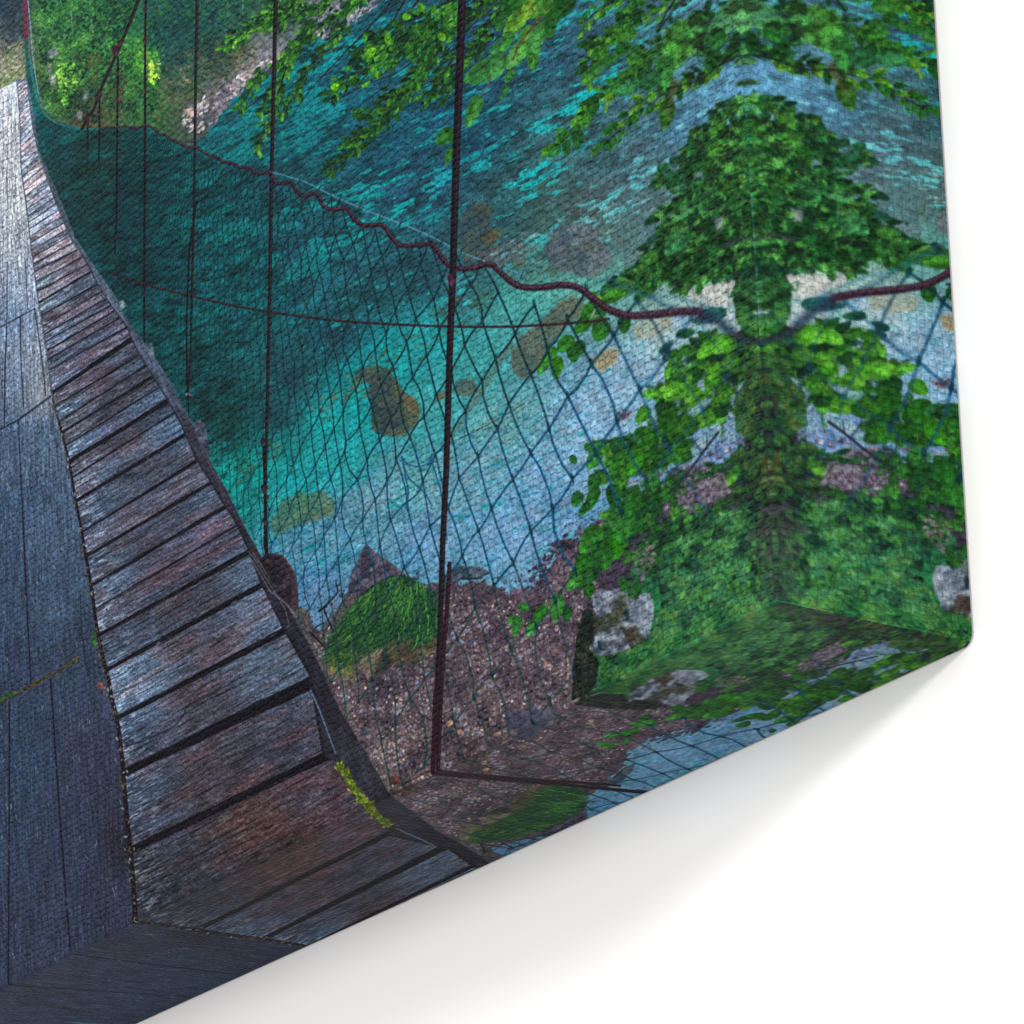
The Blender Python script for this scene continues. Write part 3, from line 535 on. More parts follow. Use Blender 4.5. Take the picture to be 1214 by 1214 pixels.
# ---- wire netting ---------------------------------------------------------------------
NODES = [(0,0,434,544),(1,0,449,521),(2,0,464,501),(0,-1,425,501),(0,-2,418,459),(0,-3,411,421),(1,-1,440,479),(2,-1,454,454),(2,-2,446,411),(2,1,476,541),(3,-1,469,431),(4,-1,483,410),(4,0,495,454),(4,1,509,501),
         (6,2,548,499),(7,2,565,464),(8,2,585,429),(7,3,585,519),(6,3,568,544),(5,3,548,574),(7,1,550,414),(9,3,629,449),(9,4,652,500),(8,4,629,537),(10,4,677,460),(11,4,699,430),(9,5,680,566),(11,5,734,485),(12,5,760,446),(-2,-1,400,544),(-1,-1,411,524)]
A = []
for i, j, x_, y_ in NODES:
    A.append([i, j, 1, 0, 0, 0, -x_ * i, -x_ * j, -x_]); A.append([0, 0, 0, i, j, 1, -y_ * i, -y_ * j, -y_])
A = np.array(A, float); A /= np.array([1, 1, 1, 1, 1, 1, 500, 500, 500])
HN = (np.linalg.svd(A)[2][-1] / np.array([1, 1, 1, 1, 1, 1, 500, 500, 500])).reshape(3, 3)
def node(i, j):
    q = HN @ np.array([i, j, 1.]); return q[:2] / q[2], q[2]
outer = [(32,92),(36,110),(47,180),(62,215),(75,245),(88,280),(108,310),(133,345),(155,385),(178,415),(203,455),(226,500),(249,545),(273,590),(293,630),(313,665),(348,730),(375,780),(403,840),(430,885),(465,946)]
rope = [(118,152),(135,151),(150,150),(163,152),(172,149),(180,151),(187,158),(195,160),(203,166),(212,170),(222,175),(230,174),(240,180),(250,185),(258,187),(265,192),(275,193),(285,199),(297,199),(304,207),(315,205),(321,205),(326,216),(335,218),(345,217),
        (352,227),(360,233),(370,230),(377,232),(383,244),(392,248),(405,248),(412,248),(420,260),(430,267),(440,267),(452,267),(458,272),(465,283),(475,291),(490,291),(503,290),(512,290),(520,300),(527,310),(540,318),(560,318),(580,313),(590,320),(603,332),
        (618,340),(640,341),(665,338),(685,341),(705,355),(722,367),(745,374),(775,373),(800,370),(830,369)]
top_x = [36,40,50,62,95,130,172,230,300,365,410,470,545,600,660,720,800,870,930]; top_y = [60,100,130,143,152,152,150,176,200,217,238,262,298,320,336,346,352,385,400]
ox = [p[0] for p in outer] + [700, 925]; oy = [p[1] for p in outer] + [946, 946]
def in_net(x, y): return np.interp(x, top_x, top_y) < y < 960 and x > np.interp(y, oy[:21], ox[:21]) - 2
# the far part of the net is so fine that it reads as a dark green veil
veil = [(36,60),(50,130),(62,143),(95,152),(130,152),(172,150),(230,176),(300,200),(350,215),(330,400),(318,560),(300,640)] + outer[:15][::-1]
sl, a = mask(veil, 3); x = PX[sl]; y = PY[sl]
k = np.clip((260 - x) / 170, 0, 1) * .55 * np.clip(.1 + 1.7 * fbm(x / 12, y / 7, 3, 4), .3, 1.1) * np.clip(1.25 - (y - 150) / 260, .45, 1)
lat = .72 + .5 * vn((x * 1.4 + y * .5) * .35, (y * .9 - x * .4) * .35, 2)
IMG[sl] *= (1 - a * np.clip((360 - x) / 120, 0, 1) * (.16 + 1.2 * np.clip(.52 - fbm(XR[sl] / 12, YR[sl] / 5, 3, 2), -.12, .3)))[..., None]
blend(sl, a * k, field([(60,170,28,78,84),(120,180,28,70,62),(160,200,24,62,64),(200,260,14,66,70),(240,220,16,70,78),(140,280,18,54,62),(250,480,18,60,62),(48,110,30,90,90),(230,400,14,74,80)], 20., sl) * lat[..., None])
rj = np.random.default_rng(3); JT = {}
def nd(i, j):
    if (i, j) not in JT:
        q, w_ = node(i, j); JT[(i, j)] = (q + rj.normal(0, 1, 2) * min(2.2, abs(q[0] - 180) / 150), w_)
    return JT[(i, j)]
cnt = 0
for i in range(-110, 24):
    for j in range(-70, 26):
        q, w_ = nd(i, j)
        if w_ * nd(0, 0)[1] <= 0 or not (130 < q[0] < 940 and 60 < q[1] < 1000): continue
        for di, dj in ((1, 0), (0, 1)):
            r, w2 = nd(i + di, j + dj)
            if w2 * w_ <= 0 or np.hypot(*(r - q)) > 130: continue
            m_ = (q + r) / 2
            if not (in_net(*q) and in_net(*r)): continue
            x_ = m_[0]; y_ = m_[1]
            if x_ < 140: continue
            wd = np.interp(x_, [140, 215, 330, 450, 650, 760], [.5, .8, 1.2, 1.8, 2.6, 3.6]); alp = np.interp(x_, [140, 330, 450, 700, 780, 880], [.45, .85, .95, .95, .6, .15])
            if y_ > 560: alp *= np.interp(x_, [330, 400, 600, 700], [1, .9, .7, .55]) if y_ > 690 else 1
            if x_ > 690 and y_ > 585: continue
            bl = np.clip((y_ + .55 * x_ - 780) / 80, 0, 1) * np.clip((700 - y_) / 40, 0, 1)
            c = np.array([10, 44, 52]) * (1 - bl) + np.array([18, 74, 112]) * bl
            if y_ > 700: c = np.array([22, 58, 58])
            b_ = (r - q) / (np.hypot(*(r - q)) + 1e-6); nrm = np.array([-b_[1], b_[0]]); bow = rj.normal(0, .04) * np.hypot(*(r - q))
            P = [q, q * .7 + r * .3 + nrm * bow, q * .3 + r * .7 + nrm * bow, r]
            stroke(P, wd, wd, c, alp, np.interp(x_, [450, 700, 800], [1, 1.6, 3.0]))
            cnt += 1
        if q[0] > 380 and in_net(*q): leaf(q[0], q[1], np.interp(q[0], [380, 700], [5, 15]), np.interp(q[0], [380, 700, 800], [2, 4.5, 6]), 1.35, C(12, 44, 52), C(12, 50, 62), 1.5, 0, np.interp(q[0], [380, 740, 860], [.9, .8, .15]))
# loose wires
for P in [[(476,541),(483,550),(496,553),(508,549),(512,540),(526,532)], [(511,544),(516,560),(524,590),(530,640)], [(476,541),(482,562),(492,574),(504,585),(512,600)], [(477,545),(481,566),(484,583),(482,600),(486,612)]]: stroke(curve(P), 2, 1.8, (18,84,120), .9)
stroke(curve([(690,345),(720,330),(760,350),(800,352),(850,368)]), 3, 4, (40,110,130), .5, 3)
stroke(curve([(700,352),(740,338),(790,362),(840,375),(870,398),(905,408)]), 5, 7, (28,74,92), .55, 4)

# ---- hangers, cables and the wavy hand rope ---------------------------------------------
DK = (20,15,23); RD = (44,20,28)
stroke([(30,0),(31,48)], 4.5, 4, (104,42,66)); stroke([(33,0),(36,28),(38,60),(42,90),(46,112)], 1.4, 1.2, (120,140,165), .9); stroke([(31,48),(33,90),(36,130)], 3.5, 6, (20,74,82), .8, 2)
stroke(curve([(36,70),(40,100),(50,130),(62,143),(80,150),(97,153),(118,152)]), 1.8, 1.6, (28,120,124), .9)
stroke(curve([(46,112),(56,132),(75,145),(97,152)]), 1.4, 1.2, (60,120,150), .6)
stroke([(166,-5),(152,32),(138,65),(122,100),(112,128),(97,153)], 4, 3, DK, 1, 1, (44,34,46))
for P, w_ in [([(104,132),(104,175)], 1.8), ([(118,108),(118,150),(117,190)], 2), ([(140,68),(139,150),(138,260),(136,300)], 2.2), ([(173,-5),(172,50),(172,150),(171,300),(171,410)], 2.6)]: stroke(P, w_, w_ * .85, DK)
for x_, y_, s in [(137,60,9),(142,52,6),(118,112,7),(104,140,5),(172,12,5),(172,48,5),(139,88,4),(139,117,4),(172,108,3.5),(117,135,4),(138,283,4),(170,348,5),(104,145,4)]: leaf(x_, y_, s * 1.5, s, 1.5, C(40, 26, 36), C(66, 42, 54), 1)
for (x0_, x1_, y0_) in [(104,104,175),(118,117,190)]: stroke([(x0_, y0_), (x1_, y0_ + 20)], 1.4, 1, DK, .4)
stroke(curve([(128,322),(150,330),(175,338),(230,352),(275,362),(320,370),(390,379),(440,383),(530,387),(610,387),(690,382),(722,378)]), 2.4, 2.8, (36,20,28), 1, 1, (62,38,48))
stroke([(234,-5),(232,90),(231,175),(230,240),(228,330),(226,420),(223,468)], 3.6, 2.2, DK, 1, 1, (44,34,46)); stroke([(233,238),(224,300),(221,380),(222,470)], 2.2, 2, DK)
leaf(224,468,9,4,.1,C(120,130,150),C(60,60,80)); stroke([(223,468),(224,498)], 1.6, 1.2, DK)
stroke([(327,-5),(325,80),(322,200),(320,330),(318,430),(315,560),(314,650)], 5, 3.2, DK, 1, 1, (44,34,46)); stroke([(312,520),(314,580),(316,660)], 2.4, 4.5, DK)
for x_, y_, s in [(312,524,8),(313,580,9),(316,578,5),(314,618,7),(317,590,5)]: leaf(x_, y_, s * 1.3, s * .8, 1.4, C(26, 18, 28), C(70, 52, 66), 1)
stroke(curve([(321,204),(340,209),(365,217),(390,230),(412,240),(440,252),(470,263),(510,280),(545,298),(580,312),(620,326)]), 1.8, 2.4, (58,122,146), .9, 1.1, (110,160,180))
for k in range(12):
    x_ = 355 + k * 24; y_ = np.interp(x_, top_x, top_y); stroke([(x_ - 2, y_ + 5), (x_, y_), (x_ + 2, y_ - 5)], 1.8, 1.2, (16,50,62), .9)
R_ = curve(rope, 5); n_ = len(R_)
for k in range(0, n_ - 1):
    x_ = R_[k][0]; w_ = np.interp(x_, [118, 200, 320, 450, 600, 760], [2.0, 2.7, 3.8, 5.0, 6.8, 8.6])
    stroke(R_[k:k + 2], w_, w_, (40,22,36), 1 if x_ < 800 else .999, np.interp(x_, [300, 600, 800], [1, 1.3, 3]), (84,54,74), .9)
for k in range(0, n_ - 2, 2):                                    # the lay of the rope
    p = R_[k]; x_ = p[0]; w_ = np.interp(x_, [118, 320, 450, 760], [1.5, 3.4, 4.6, 8])
    if x_ > 250: leaf(p[0], p[1], w_, 1.1, 1.0, C(22, 10, 20), C(22, 10, 20), 1.0, 0, .7)
stroke(curve([(822,369),(850,380),(872,397),(890,404),(930,402)]), 9, 12, (50,34,52), .5, 7)
stroke(curve([(836,366),(852,378),(868,390)]), 12, 9, (26,70,90), .4, 7); stroke([(880,405),(868,425),(856,452)], 10, 5, (24,66,78), .4, 5); stroke([(905,410),(912,380),(925,350)], 6, 5, (24,66,70), .4, 4)
stroke([(548,-5),(545,80),(541,180),(537,320),(533,420),(529,560),(525,640),(522,740),(518,820),(513,916)], 9.5, 5.5, DK, 1, 1.1, (40,28,42), .4)
stroke([(533,668),(530,720),(525,780),(522,840),(519,914)], 5, 5.5, (32,18,26), 1, 1.1, (52,30,38), .6); stroke([(515,820),(513,914)], 3, 5, RD, .9)
leaf(535, 332, 16, 9, 1.5, C(50, 24, 44), C(80, 44, 70), 1.3)
stroke([(462,941),(480,930),(505,915),(517,913)], 4, 3, (52,30,30), .7, 2)

# ---- footbridge ----------------------------------------------------------------------------
inner = [(31,92),(33,110),(38,150),(46,185),(55,212),(64,236),(74,262),(86,288),(98,304),(112,330),(128,358),(150,388),(155,402),(170,430),(188,458),(200,478),(215,505),(232,545),(248,570),(264,597),(278,618),(293,650),(308,690),(335,745),(366,800),(382,893),(402,912),(466,975)]
seam = [(20,95),(22,120),(24,150),(25,200),(31,240),(37,295),(42,330),(46,360),(53,400),(58,440),(62,470),(71,505),(79,535),(85,565),(91,600),(96,625),(102,660),(109,700),(115,745),(121,775),(127,798),(133,830),(140,860),(146,912),(148,940),(154,1005),(158,1050),(160,1085),(156,1104),(150,1160)]
# edge beam
beam = outer + [(500,1000),(420,1040),(300,1040)] + inner[::-1]
sl, a = mask(beam, 1.6, 1.2, 5); x = PX[sl]; y = PY[sl]
g = fbm((x * .9 - y * .45) / 2.4, (x * .45 + y * .9) / 14, 3, 2); g2 = fbm(x / 14, y / 14, 2, 3)
bc = field([(80,260,80,92,108),(130,350,84,98,118),(190,440,74,86,108),(240,530,56,58,74),(290,620,44,44,58),(340,720,36,36,50),(400,830,36,36,48),(440,900,50,50,62),(480,950,34,32,40)], 15., sl)
blend(sl, a, bc * (.45 + .75 * g + .35 * g2)[..., None])
stroke(curve(inner[8:27], 4), 2.2, 5, (20,18,28), .8, 1.8)
stroke(curve(outer[9:], 4), 1.2, 1.6, (96,104,124), .35, 1.5)
for P in [[(282,640),(300,660),(318,690),(338,722),(343,742)], [(300,655),(322,690),(335,706)], [(290,650),(320,700),(348,724)], [(318,700),(336,712),(352,732)]]: stroke(P, 1.1, .8, (132,122,124), .75)
stroke([(366.5,814),(380,845),(390,872),(398,893)], 2, 1.6, (92,128,150), .95)
stroke([(248,576),(256,590),(263,603)], 1.5, 1.2, (190,195,200), .8)
# brackets sticking out under the hangers
for P, c, c2 in [([(228,503),(234,497),(242,500),(246,520),(249,540),(243,536),(236,524)], (44,50,66), (92,102,118)), ([(173,408),(180,406),(183,420),(178,424)], (70,84,100), (130,144,160)), ([(140,358),(147,356),(149,364),(143,368)], (80,96,112), (140,156,170)),
                 ([(308,662),(318,656),(334,658),(346,672),(352,690),(354,716),(350,726),(338,714),(322,694)], (26,22,32), (62,52,62))]: boulder(P, c, c2, 1.2, 1, 6)
stroke(curve([(320,658),(334,660),(344,674),(350,692),(352,720)]), 2.4, 2, (84,44,52), .7, 1.5)
# cross planks on the right of the deck
deck = inner + [(420,1040),(300,1180),(150,1200)] + seam[::-1]
deck = [(31,92),(33,110),(38,150),(46,185),(55,212),(64,236),(74,262),(86,288),(98,304),(112,330),(128,358),(150,388),(155,402),(170,430),(188,458),(200,478),(215,505),(232,545),(248,570),(264,597),(278,618),(293,650),(308,690),(335,745),(366,800),(382,893),(405,910),(425,945),(462,975),(400,1060),(150,1160)] + seam[::-1]
sl, a = mask(deck, 1.2); x = PX[sl]; y = PY[sl]; u = UU[sl]; v = VV[sl]
# gaps: left end, right end, width at the left, width at the right
GAPS = [((47,358),(106,323),2,2.2),((44,333),(98,305),1,1.2),((45,345),(104,313),1.4,1),((50,373),(114,338),1.4,1.8),((52,386),(118,347),1,1),((53,396),(124,355),1.4,1.2),((55,404),(132,362),1,1.5),((57,415),(137,368),2.2,1.2),((59,425),(143,376),1.4,1.6),((61,437),(151,388),1,1.8),
        ((61,466),(153,404),3,6.5),((67,480),(165,421),1.6,2),((71,499),(172,434),1.4,1.6),((76,511),(180,447),2.2,3.4),((79,528),(190,458),1.6,1.5),((84,546),(198,476),4.5,5),((87,565),(207,489),1.8,1.6),((93,592),(220,515),3.4,4.5),((100,629),(233,547),2.2,4.2),((103,659),(250,572),3,4),
        ((110,693),(265,602),2.5,4.5),((114,721),(272,628),1.2,1.8),((119,752),(294,655),3.5,6),((127,794),(311,693),4,6.5),((136,853),(337,748),5,7.5),((143,918),(368,810),8,14),((155,1008),(383,898),8,9.5),((158,1098),(405,985),0.1,.1)]
for k in range(34):                                                # far planks, foreshortened to fine lines
    t = k / 34; y0 = 98 + 232 * t ** 1.25; xl = np.interp(y0, [p[1] for p in seam], [p[0] for p in seam]); y1 = y0 - (9 + 17 * t); xr = np.interp(y1, [p[1] for p in inner[:26]], [p[0] for p in inner[:26]])
    GAPS.append(((xl, y0), (xr, y1), .7 + .8 * t * rng.random(), .8 + 1.0 * t * rng.random()))
GAPS.sort(key=lambda g: g[0][1] + g[1][1])
PIDX = np.zeros(x.shape, np.int32); LOC = np.zeros(x.shape, np.float32); GA = np.zeros(x.shape, np.float32)
prev = None
for (p, q, w0, w1) in GAPS:
    ax, ay = p; s_ = (q[1] - ay) / (q[0] - ax); yl = ay + s_ * (x - ax)
    t = np.clip((x - ax) / (q[0] - ax), -.1, 1.1); w_ = .5 * (w0 + (w1 - w0) * t) * (1.22 if p[1] > 300 else 1)
    wob = (vn(x / 9, y / 9 + 3, 1) - .5) * 1.3 * np.minimum(w_, 1.6)
    GA = np.maximum(GA, np.clip((w_ + wob * .5 - np.abs(y - yl)) / 1.1 + .5, 0, 1)); PIDX += (y > yl)
    d = y - yl; LOC = np.where(d > 0, d, LOC)
base = field([(35,130,118,122,140),(40,180,130,132,150),(30,220,140,145,158),(60,240,110,112,134),(70,290,125,130,148),(60,330,112,122,142),(100,330,92,98,122),(90,380,98,106,130),(130,380,82,92,118),(110,440,84,86,110),(160,430,70,84,110),(80,500,100,118,142),(130,500,72,78,102),(180,480,80,94,120),
              (100,560,92,108,134),(160,540,80,82,100),(210,510,84,102,130),(120,620,84,96,122),(200,580,74,76,94),(240,580,76,90,114),(130,680,84,96,118),(190,660,72,68,86),(250,640,80,76,98),(150,740,74,90,116),(230,700,76,74,92),(300,680,96,112,138),(160,800,104,122,150),(240,760,74,72,88),(310,730,84,98,124),
              (170,880,62,74,96),(250,840,66,62,76),(330,800,80,92,112),(170,960,64,72,92),(250,920,68,60,70),(340,890,60,56,72),(200,1030,52,54,68),(300,970,74,62,66),(380,940,76,66,80),(200,1080,48,50,62),(330,1010,64,50,54)], 14., sl)
pr = np.random.default_rng(5); tone = pr.uniform(.78, 1.18, 80).astype(np.float32); warm = pr.uniform(-.5, 1, 80).astype(np.float32)
al_ = (x * .88 - y * .47); ac_ = (x * .47 + y * .88) + PIDX * 57.
grn = .55 * fbm(al_ / 14, ac_ / 1.3, 3, 1) + .45 * fbm(al_ / 40, ac_ / 3.5, 3, 2); brd = fbm(al_ / 60, ac_ / 9, 3, 4); spk = fbm(x / 1.6, y / 1.6, 2, 5)
cr = np.clip((vn(al_ / 60, ac_ / 1.7, 2) - .93) * 16, 0, 1) * .7
P_ = base * np.array([.92, .98, .98], np.float32) * tone[PIDX][..., None] * (.10 + 1.1 * grn + .62 * spk + .1 * brd)[..., None]
shf = fbm(al_ / 55 + PIDX * 7.3, ac_ / 16, 2, 3)
wm = (np.clip((shf - .44) * 5 + warm[PIDX] * .5, 0, 1) * .34)[..., None]
P_ = P_ * (1 - wm) + P_ * np.array([1.5, .94, .80], np.float32) * wm
edge = np.clip((fbm(al_ / 9, ac_ / 1.4, 3, 3) - .55) * 7, 0, 1) * np.clip(np.maximum(1 - (al_ - np.interp(y, [p[1] for p in seam], [p[0] * .88 - p[1] * .47 for p in seam])) / 60, .28), 0, 1)
P_ = P_ * (1 + .34 * np.clip((420 - y) / 160, 0, 1))[..., None]
P_ = P_ + edge[..., None] * C(104, 122, 130) * .85
P_ = P_ * (1 - .5 * np.clip((fbm(al_ / 26, ac_ / 1.1, 2, 5) - .66) * 8, 0, 1))[..., None] * (.86 + .28 * fbm(x / 20, y / 16, 3, 1))[..., None]
P_ = P_ * (1 - .65 * cr)[..., None]
P_ = P_ * (1 - .35 * np.exp(-LOC / 2.2) * (y > 300))[..., None]
blend(sl, a, P_)
blend(sl, a * GA * np.clip(.8 + .2 * (y > 300), 0, 1), C(10, 9, 16) * (1 + .8 * (vn(x / 3, y / 3, 2)))[..., None] * (1 + 1.6 * np.clip((260 - y) / 140, 0, 1))[..., None])
stroke(curve([(145,886),(165,880),(185,872),(205,862),(216,850),(222,838),(236,828),(252,822),(262,814)]), 1.8, 1, (28,24,34), .9)
for P in [[(126,657+0),(150,645),(175,628),(190,622)], [(150,728),(200,700),(250,668)], [(133,823),(160,812),(180,805)], [(300,980),(250,1005),(230,1030)], [(170,1035),(230,1015),(290,985)]]: stroke(curve(P), 1.2, .8, (34,28,38), .7)
for (x_, y_) in [(142,532),(195,712),(191,715),(211,702),(175,542)]: dabs([(x_ - 3, y_ - 2), (x_ + 3, y_ - 3), (x_ + 2, y_ + 3), (x_ - 3, y_ + 2)], 4, 3.2, [(26,60,30),(46,96,44)], -1, 1, .4, .7)
dabs([(160,1000),(380,900),(400,930),(200,1090),(165,1080)], 160, 6, [(60,48,50),(112,84,80),(140,112,100)], -.5, .15, .25, .45)
dabs([(150,760),(330,690),(360,800),(160,900)], 120, 7, [(70,66,84),(120,130,150),(150,165,180)], -.49, .12, .2, .5)
# main walkway of long boards
walk = [(-60,125),(0,106),(20,95)] + seam[1:] + [(150,1230),(-60,1300)]
sl, a = mask(walk, 1.3); x = PX[sl]; y = PY[sl]
wb = field([(5,120,142,150,162),(15,150,150,158,170),(8,200,158,165,172),(20,250,150,158,168),(5,300,140,150,160),(25,330,118,130,150),(10,380,92,112,140),(40,420,112,128,148),(15,450,88,108,138),(50,460,120,132,150),(10,520,66,90,124),(50,520,74,100,134),(20,600,58,84,120),(70,600,66,92,126),
            (10,700,52,74,106),(60,720,58,82,114),(100,760,46,62,88),(20,800,46,64,94),(30,900,46,66,96),(100,900,48,58,84),(20,1000,46,62,92),(100,1000,46,60,88),(60,1100,46,58,84),(130,1060,44,54,78),(140,1000,38,40,58)], 16., sl)
sx = x - (y - 600) * .045
grn = fbm(sx / 1.5, y / 22, 4, 1); spk = fbm(x / 1.7, y / 1.9, 2, 2); blo = fbm(x / 16, y / 34, 3, 3)
W = wb * (1 + np.clip((y - 330) / 200, 0, 1)[..., None] * np.array([.04, -.02, -.08], np.float32)) * (.18 + .78 * grn + .62 * spk + .34 * blo)[..., None]
hl = np.clip((fbm(sx / 1.6, y / 7, 3, 5) - .60) * 9, 0, 1) * np.clip(.45 + (500 - y) / 700, .12, 1)
W = W + hl[..., None] * C(84, 96, 104) * .8
W *= (1 - .12 * np.clip((blo - .55) * 6, 0, 1))[..., None]
W *= (1 + .22 * np.clip((520 - y) / 160, 0, 1))[..., None]
blend(sl, a, W)
LN = (20, 22, 36)
for P, w_, al in [([(27,608),(31,700),(37,815)], 1.8, .95), ([(60,805),(63,850),(67,912),(75,1020),(84,1133),(88,1170)], 2.2, .95), ([(11,832),(11,912),(10,1180)], 1.8, .95), ([(8,386),(6,440),(5,504)], 1.4, .9), ([(24,376),(25,430),(28,482)], 1.3, .9), ([(22,500),(24,550),(27,608)], 1.5, .8),
                  ([(41,366),(46,400),(52,445),(54,468)], 1.6, .7), ([(30,310),(33,368)], 1.0, .7), ([(9,310),(8,384)], 1.0, .7), ([(8,608),(9,760),(15,830)], 1, .5), ([(57,470),(66,520),(70,560)], 1, .5), ([(95,700),(98,760),(104,800)], 1.2, .6), ([(36,910),(36,1100)], .8, .3), ([(50,560),(56,700),(60,780)], .8, .25)]:
    stroke(curve(P), w_, w_, LN, al, 1)
for k in range(15):                                                # far board joints
    y_ = 112 + k * 18 + rng.random() * 6; stroke([(-2, y_ + 8), (rng.uniform(12, 26), y_)], .9, .8, (70,76,92), .6)
for x_ in (3, 8, 13, 18):
    for k in range(10):
        y_ = 108 + k * 27 + rng.random() * 12; stroke([(x_ + rng.random() * 2, y_), (x_ + .3, y_ + 22)], .9, .8, (80,84,100), .6)
stroke([(-2,389),(41,366)], 1.6, 1.4, (34,36,52), .9); stroke([(-2,510),(20,499),(61,469)], 2, 2, (22,26,40), .95); stroke([(-2,506),(60,466)], 1, 1, (150,160,170), .3)
stroke([(-2,832),(20,822),(50,806),(80,790),(95,780)], 3.4, 2, (40,36,32), .95, 1.2, (76,68,38), .6)
dabs([(-2,826),(20,818),(18,826),(-2,834)], 24, 4, [(40,90,40),(80,120,50)], -.5, .8, .5)
dabs([(20,820),(95,777),(95,783),(22,826)], 60, 3.4, [(60,56,32),(88,78,42),(34,32,30)], -.5, .5, .6)
# litter caught in the seam between boards and planks
sm = curve(seam, 4)
stroke(sm[40:], 2.2, 6.5, (22,18,26), 1, 1.2); stroke(sm[:44], 1.2, 2, (70,72,90), .8)
for k in range(420):
    i = int((rng.random() ** .6) * (len(sm) - 1)); y_ = sm[i][1]
    if y_ < 300: continue
    c = [(96,62,58), (150,130,120), (60,46,48), (92,96,40), (190,190,195), (40,34,40)][rng.integers(6)]; z = 2 + 4 * rng.random() * min(1, y_ / 900)
    leaf(sm[i][0] + rng.normal(-1, 2.2 * y_ / 900), y_ + rng.random() * 5, z, z * .45, 1.2 + rng.normal(0, .6), C(*c) * .8, C(*c), .9, 0, .85)
for k in range(260):                                              # pale fibres and specks on the boards
    x_ = rng.uniform(0, 150); y_ = rng.uniform(380, 1150)
    if x_ > np.interp(y_, [p[1] for p in seam], [p[0] for p in seam]) - 4: continue
    L = 2 + 5 * rng.random(); a_ = 1.45 + rng.normal(0, .3); c = [(120,150,175), (170,170,165), (30,32,48)][rng.integers(3)]
    stroke([(x_, y_), (x_ + L * math.cos(a_), y_ + L * math.sin(a_))], 1.1, .7, c, .6)
leaf(120, 813, 12, 8, .6, C(100, 66, 70), C(140, 96, 96)); dabs([(108,745),(114,752),(113,764),(109,762)], 14, 6, [(30,80,40),(60,120,50)], 1.5, .4, .4)
for (p, q, w0, w1) in GAPS:
    if p[1] < 380: continue
    for f in (.08, .93):
        x_ = p[0] + (q[0] - p[0]) * f + rng.normal(0, 1.5); y_ = p[1] + (q[1] - p[1]) * f + max(w0, w1) * .6 + 4 + 8 * (p[1] - 380) / 700
        leaf(x_, y_, 2.6, 2.2, .5, C(22, 18, 26), C(40, 30, 34), 1.0, 0, .85)
        stroke([(x_, y_), (x_ - 5, y_ + 2.6)], 1.2, .5, (62, 40, 40), .35)
# moss at the near end of the edge beam
moss = curve([(404,906),(416,928),(428,946),(446,962),(468,972)], 6)
for k in range(230):
    p = moss[rng.integers(len(moss))]; c = [(60,84,30), (110,134,34), (140,164,50), (82,100,30)][rng.integers(4)]
    leaf(p[0] + rng.normal(0, 2.6), p[1] + rng.normal(0, 2.0), 6, 2.6, .8 + rng.normal(0, .5), C(*c) * .8, C(*c) * 1.1, .9, 0)
def gblur(a, s):
    r = int(3 * s) + 1; k = np.exp(-.5 * (np.arange(-r, r + 1) / s) ** 2); k /= k.sum()
    o = np.zeros_like(a)
    for i, w_ in enumerate(k): o += w_ * np.roll(a, i - r, 0)
    b = np.zeros_like(a)
    for i, w_ in enumerate(k): b += w_ * np.roll(o, i - r, 1)
    return b
sub = (slice(None), slice(int(4.9 * RES), None))                  # the lens was less sharp towards this corner
q_ = np.clip((PX[sub] - 640) / 160, 0, 1)[..., None] * .85
IMG[sub] = IMG[sub] * (1 - q_) + gblur(IMG[sub], 1.35) * q_
dk = fbm(PX / 9, PY / 7, 4, 2)
q_ = np.clip((PX - 700) / 120, 0, 1) * np.clip((IMG[..., 1] - IMG[..., 2]) * 9, 0, 1) * np.clip((420 - PY) / 80, .2, .8)
IMG *= (1 - q_ * np.clip((.53 - dk) * 2.6, -.15, .5))[..., None]
IMG *= (1 + .16 * np.clip((160 - PY) / 30, 0, 1) * np.clip((330 - PX) / 60, 0, 1))[..., None]        # far bank a touch lighter
IMG *= (1 + .12 * np.clip((PY - 600) / 30, 0, 1) * np.clip((PX - 770) / 40, 0, 1))[..., None]
IMG *= (1 + .16 * (fbm(UU * 75, VV * 95, 2, 1) - .5))[..., None]
lum = IMG.mean(-1, keepdims=True); IMG[:] = lum + (IMG - lum) * 1.04
np.clip(IMG, 0.012, 1, out=IMG)

# ---------------------------------------------------------------- materials
def nodes(name):
    m = bpy.data.materials.new(name); m.use_nodes = True
    n = m.node_tree.nodes; return m, n, m.node_tree.links, n['Principled BSDF']

pic = bpy.data.images.new('printed_picture', TW, TH, alpha=False)      # filled from the array computed above
_px = np.ones((TH, TW, 4), np.float32); _px[..., :3] = IMG[::-1]
pic.pixels.foreach_set(_px.ravel()); pic.update(); pic.pack()
del _px

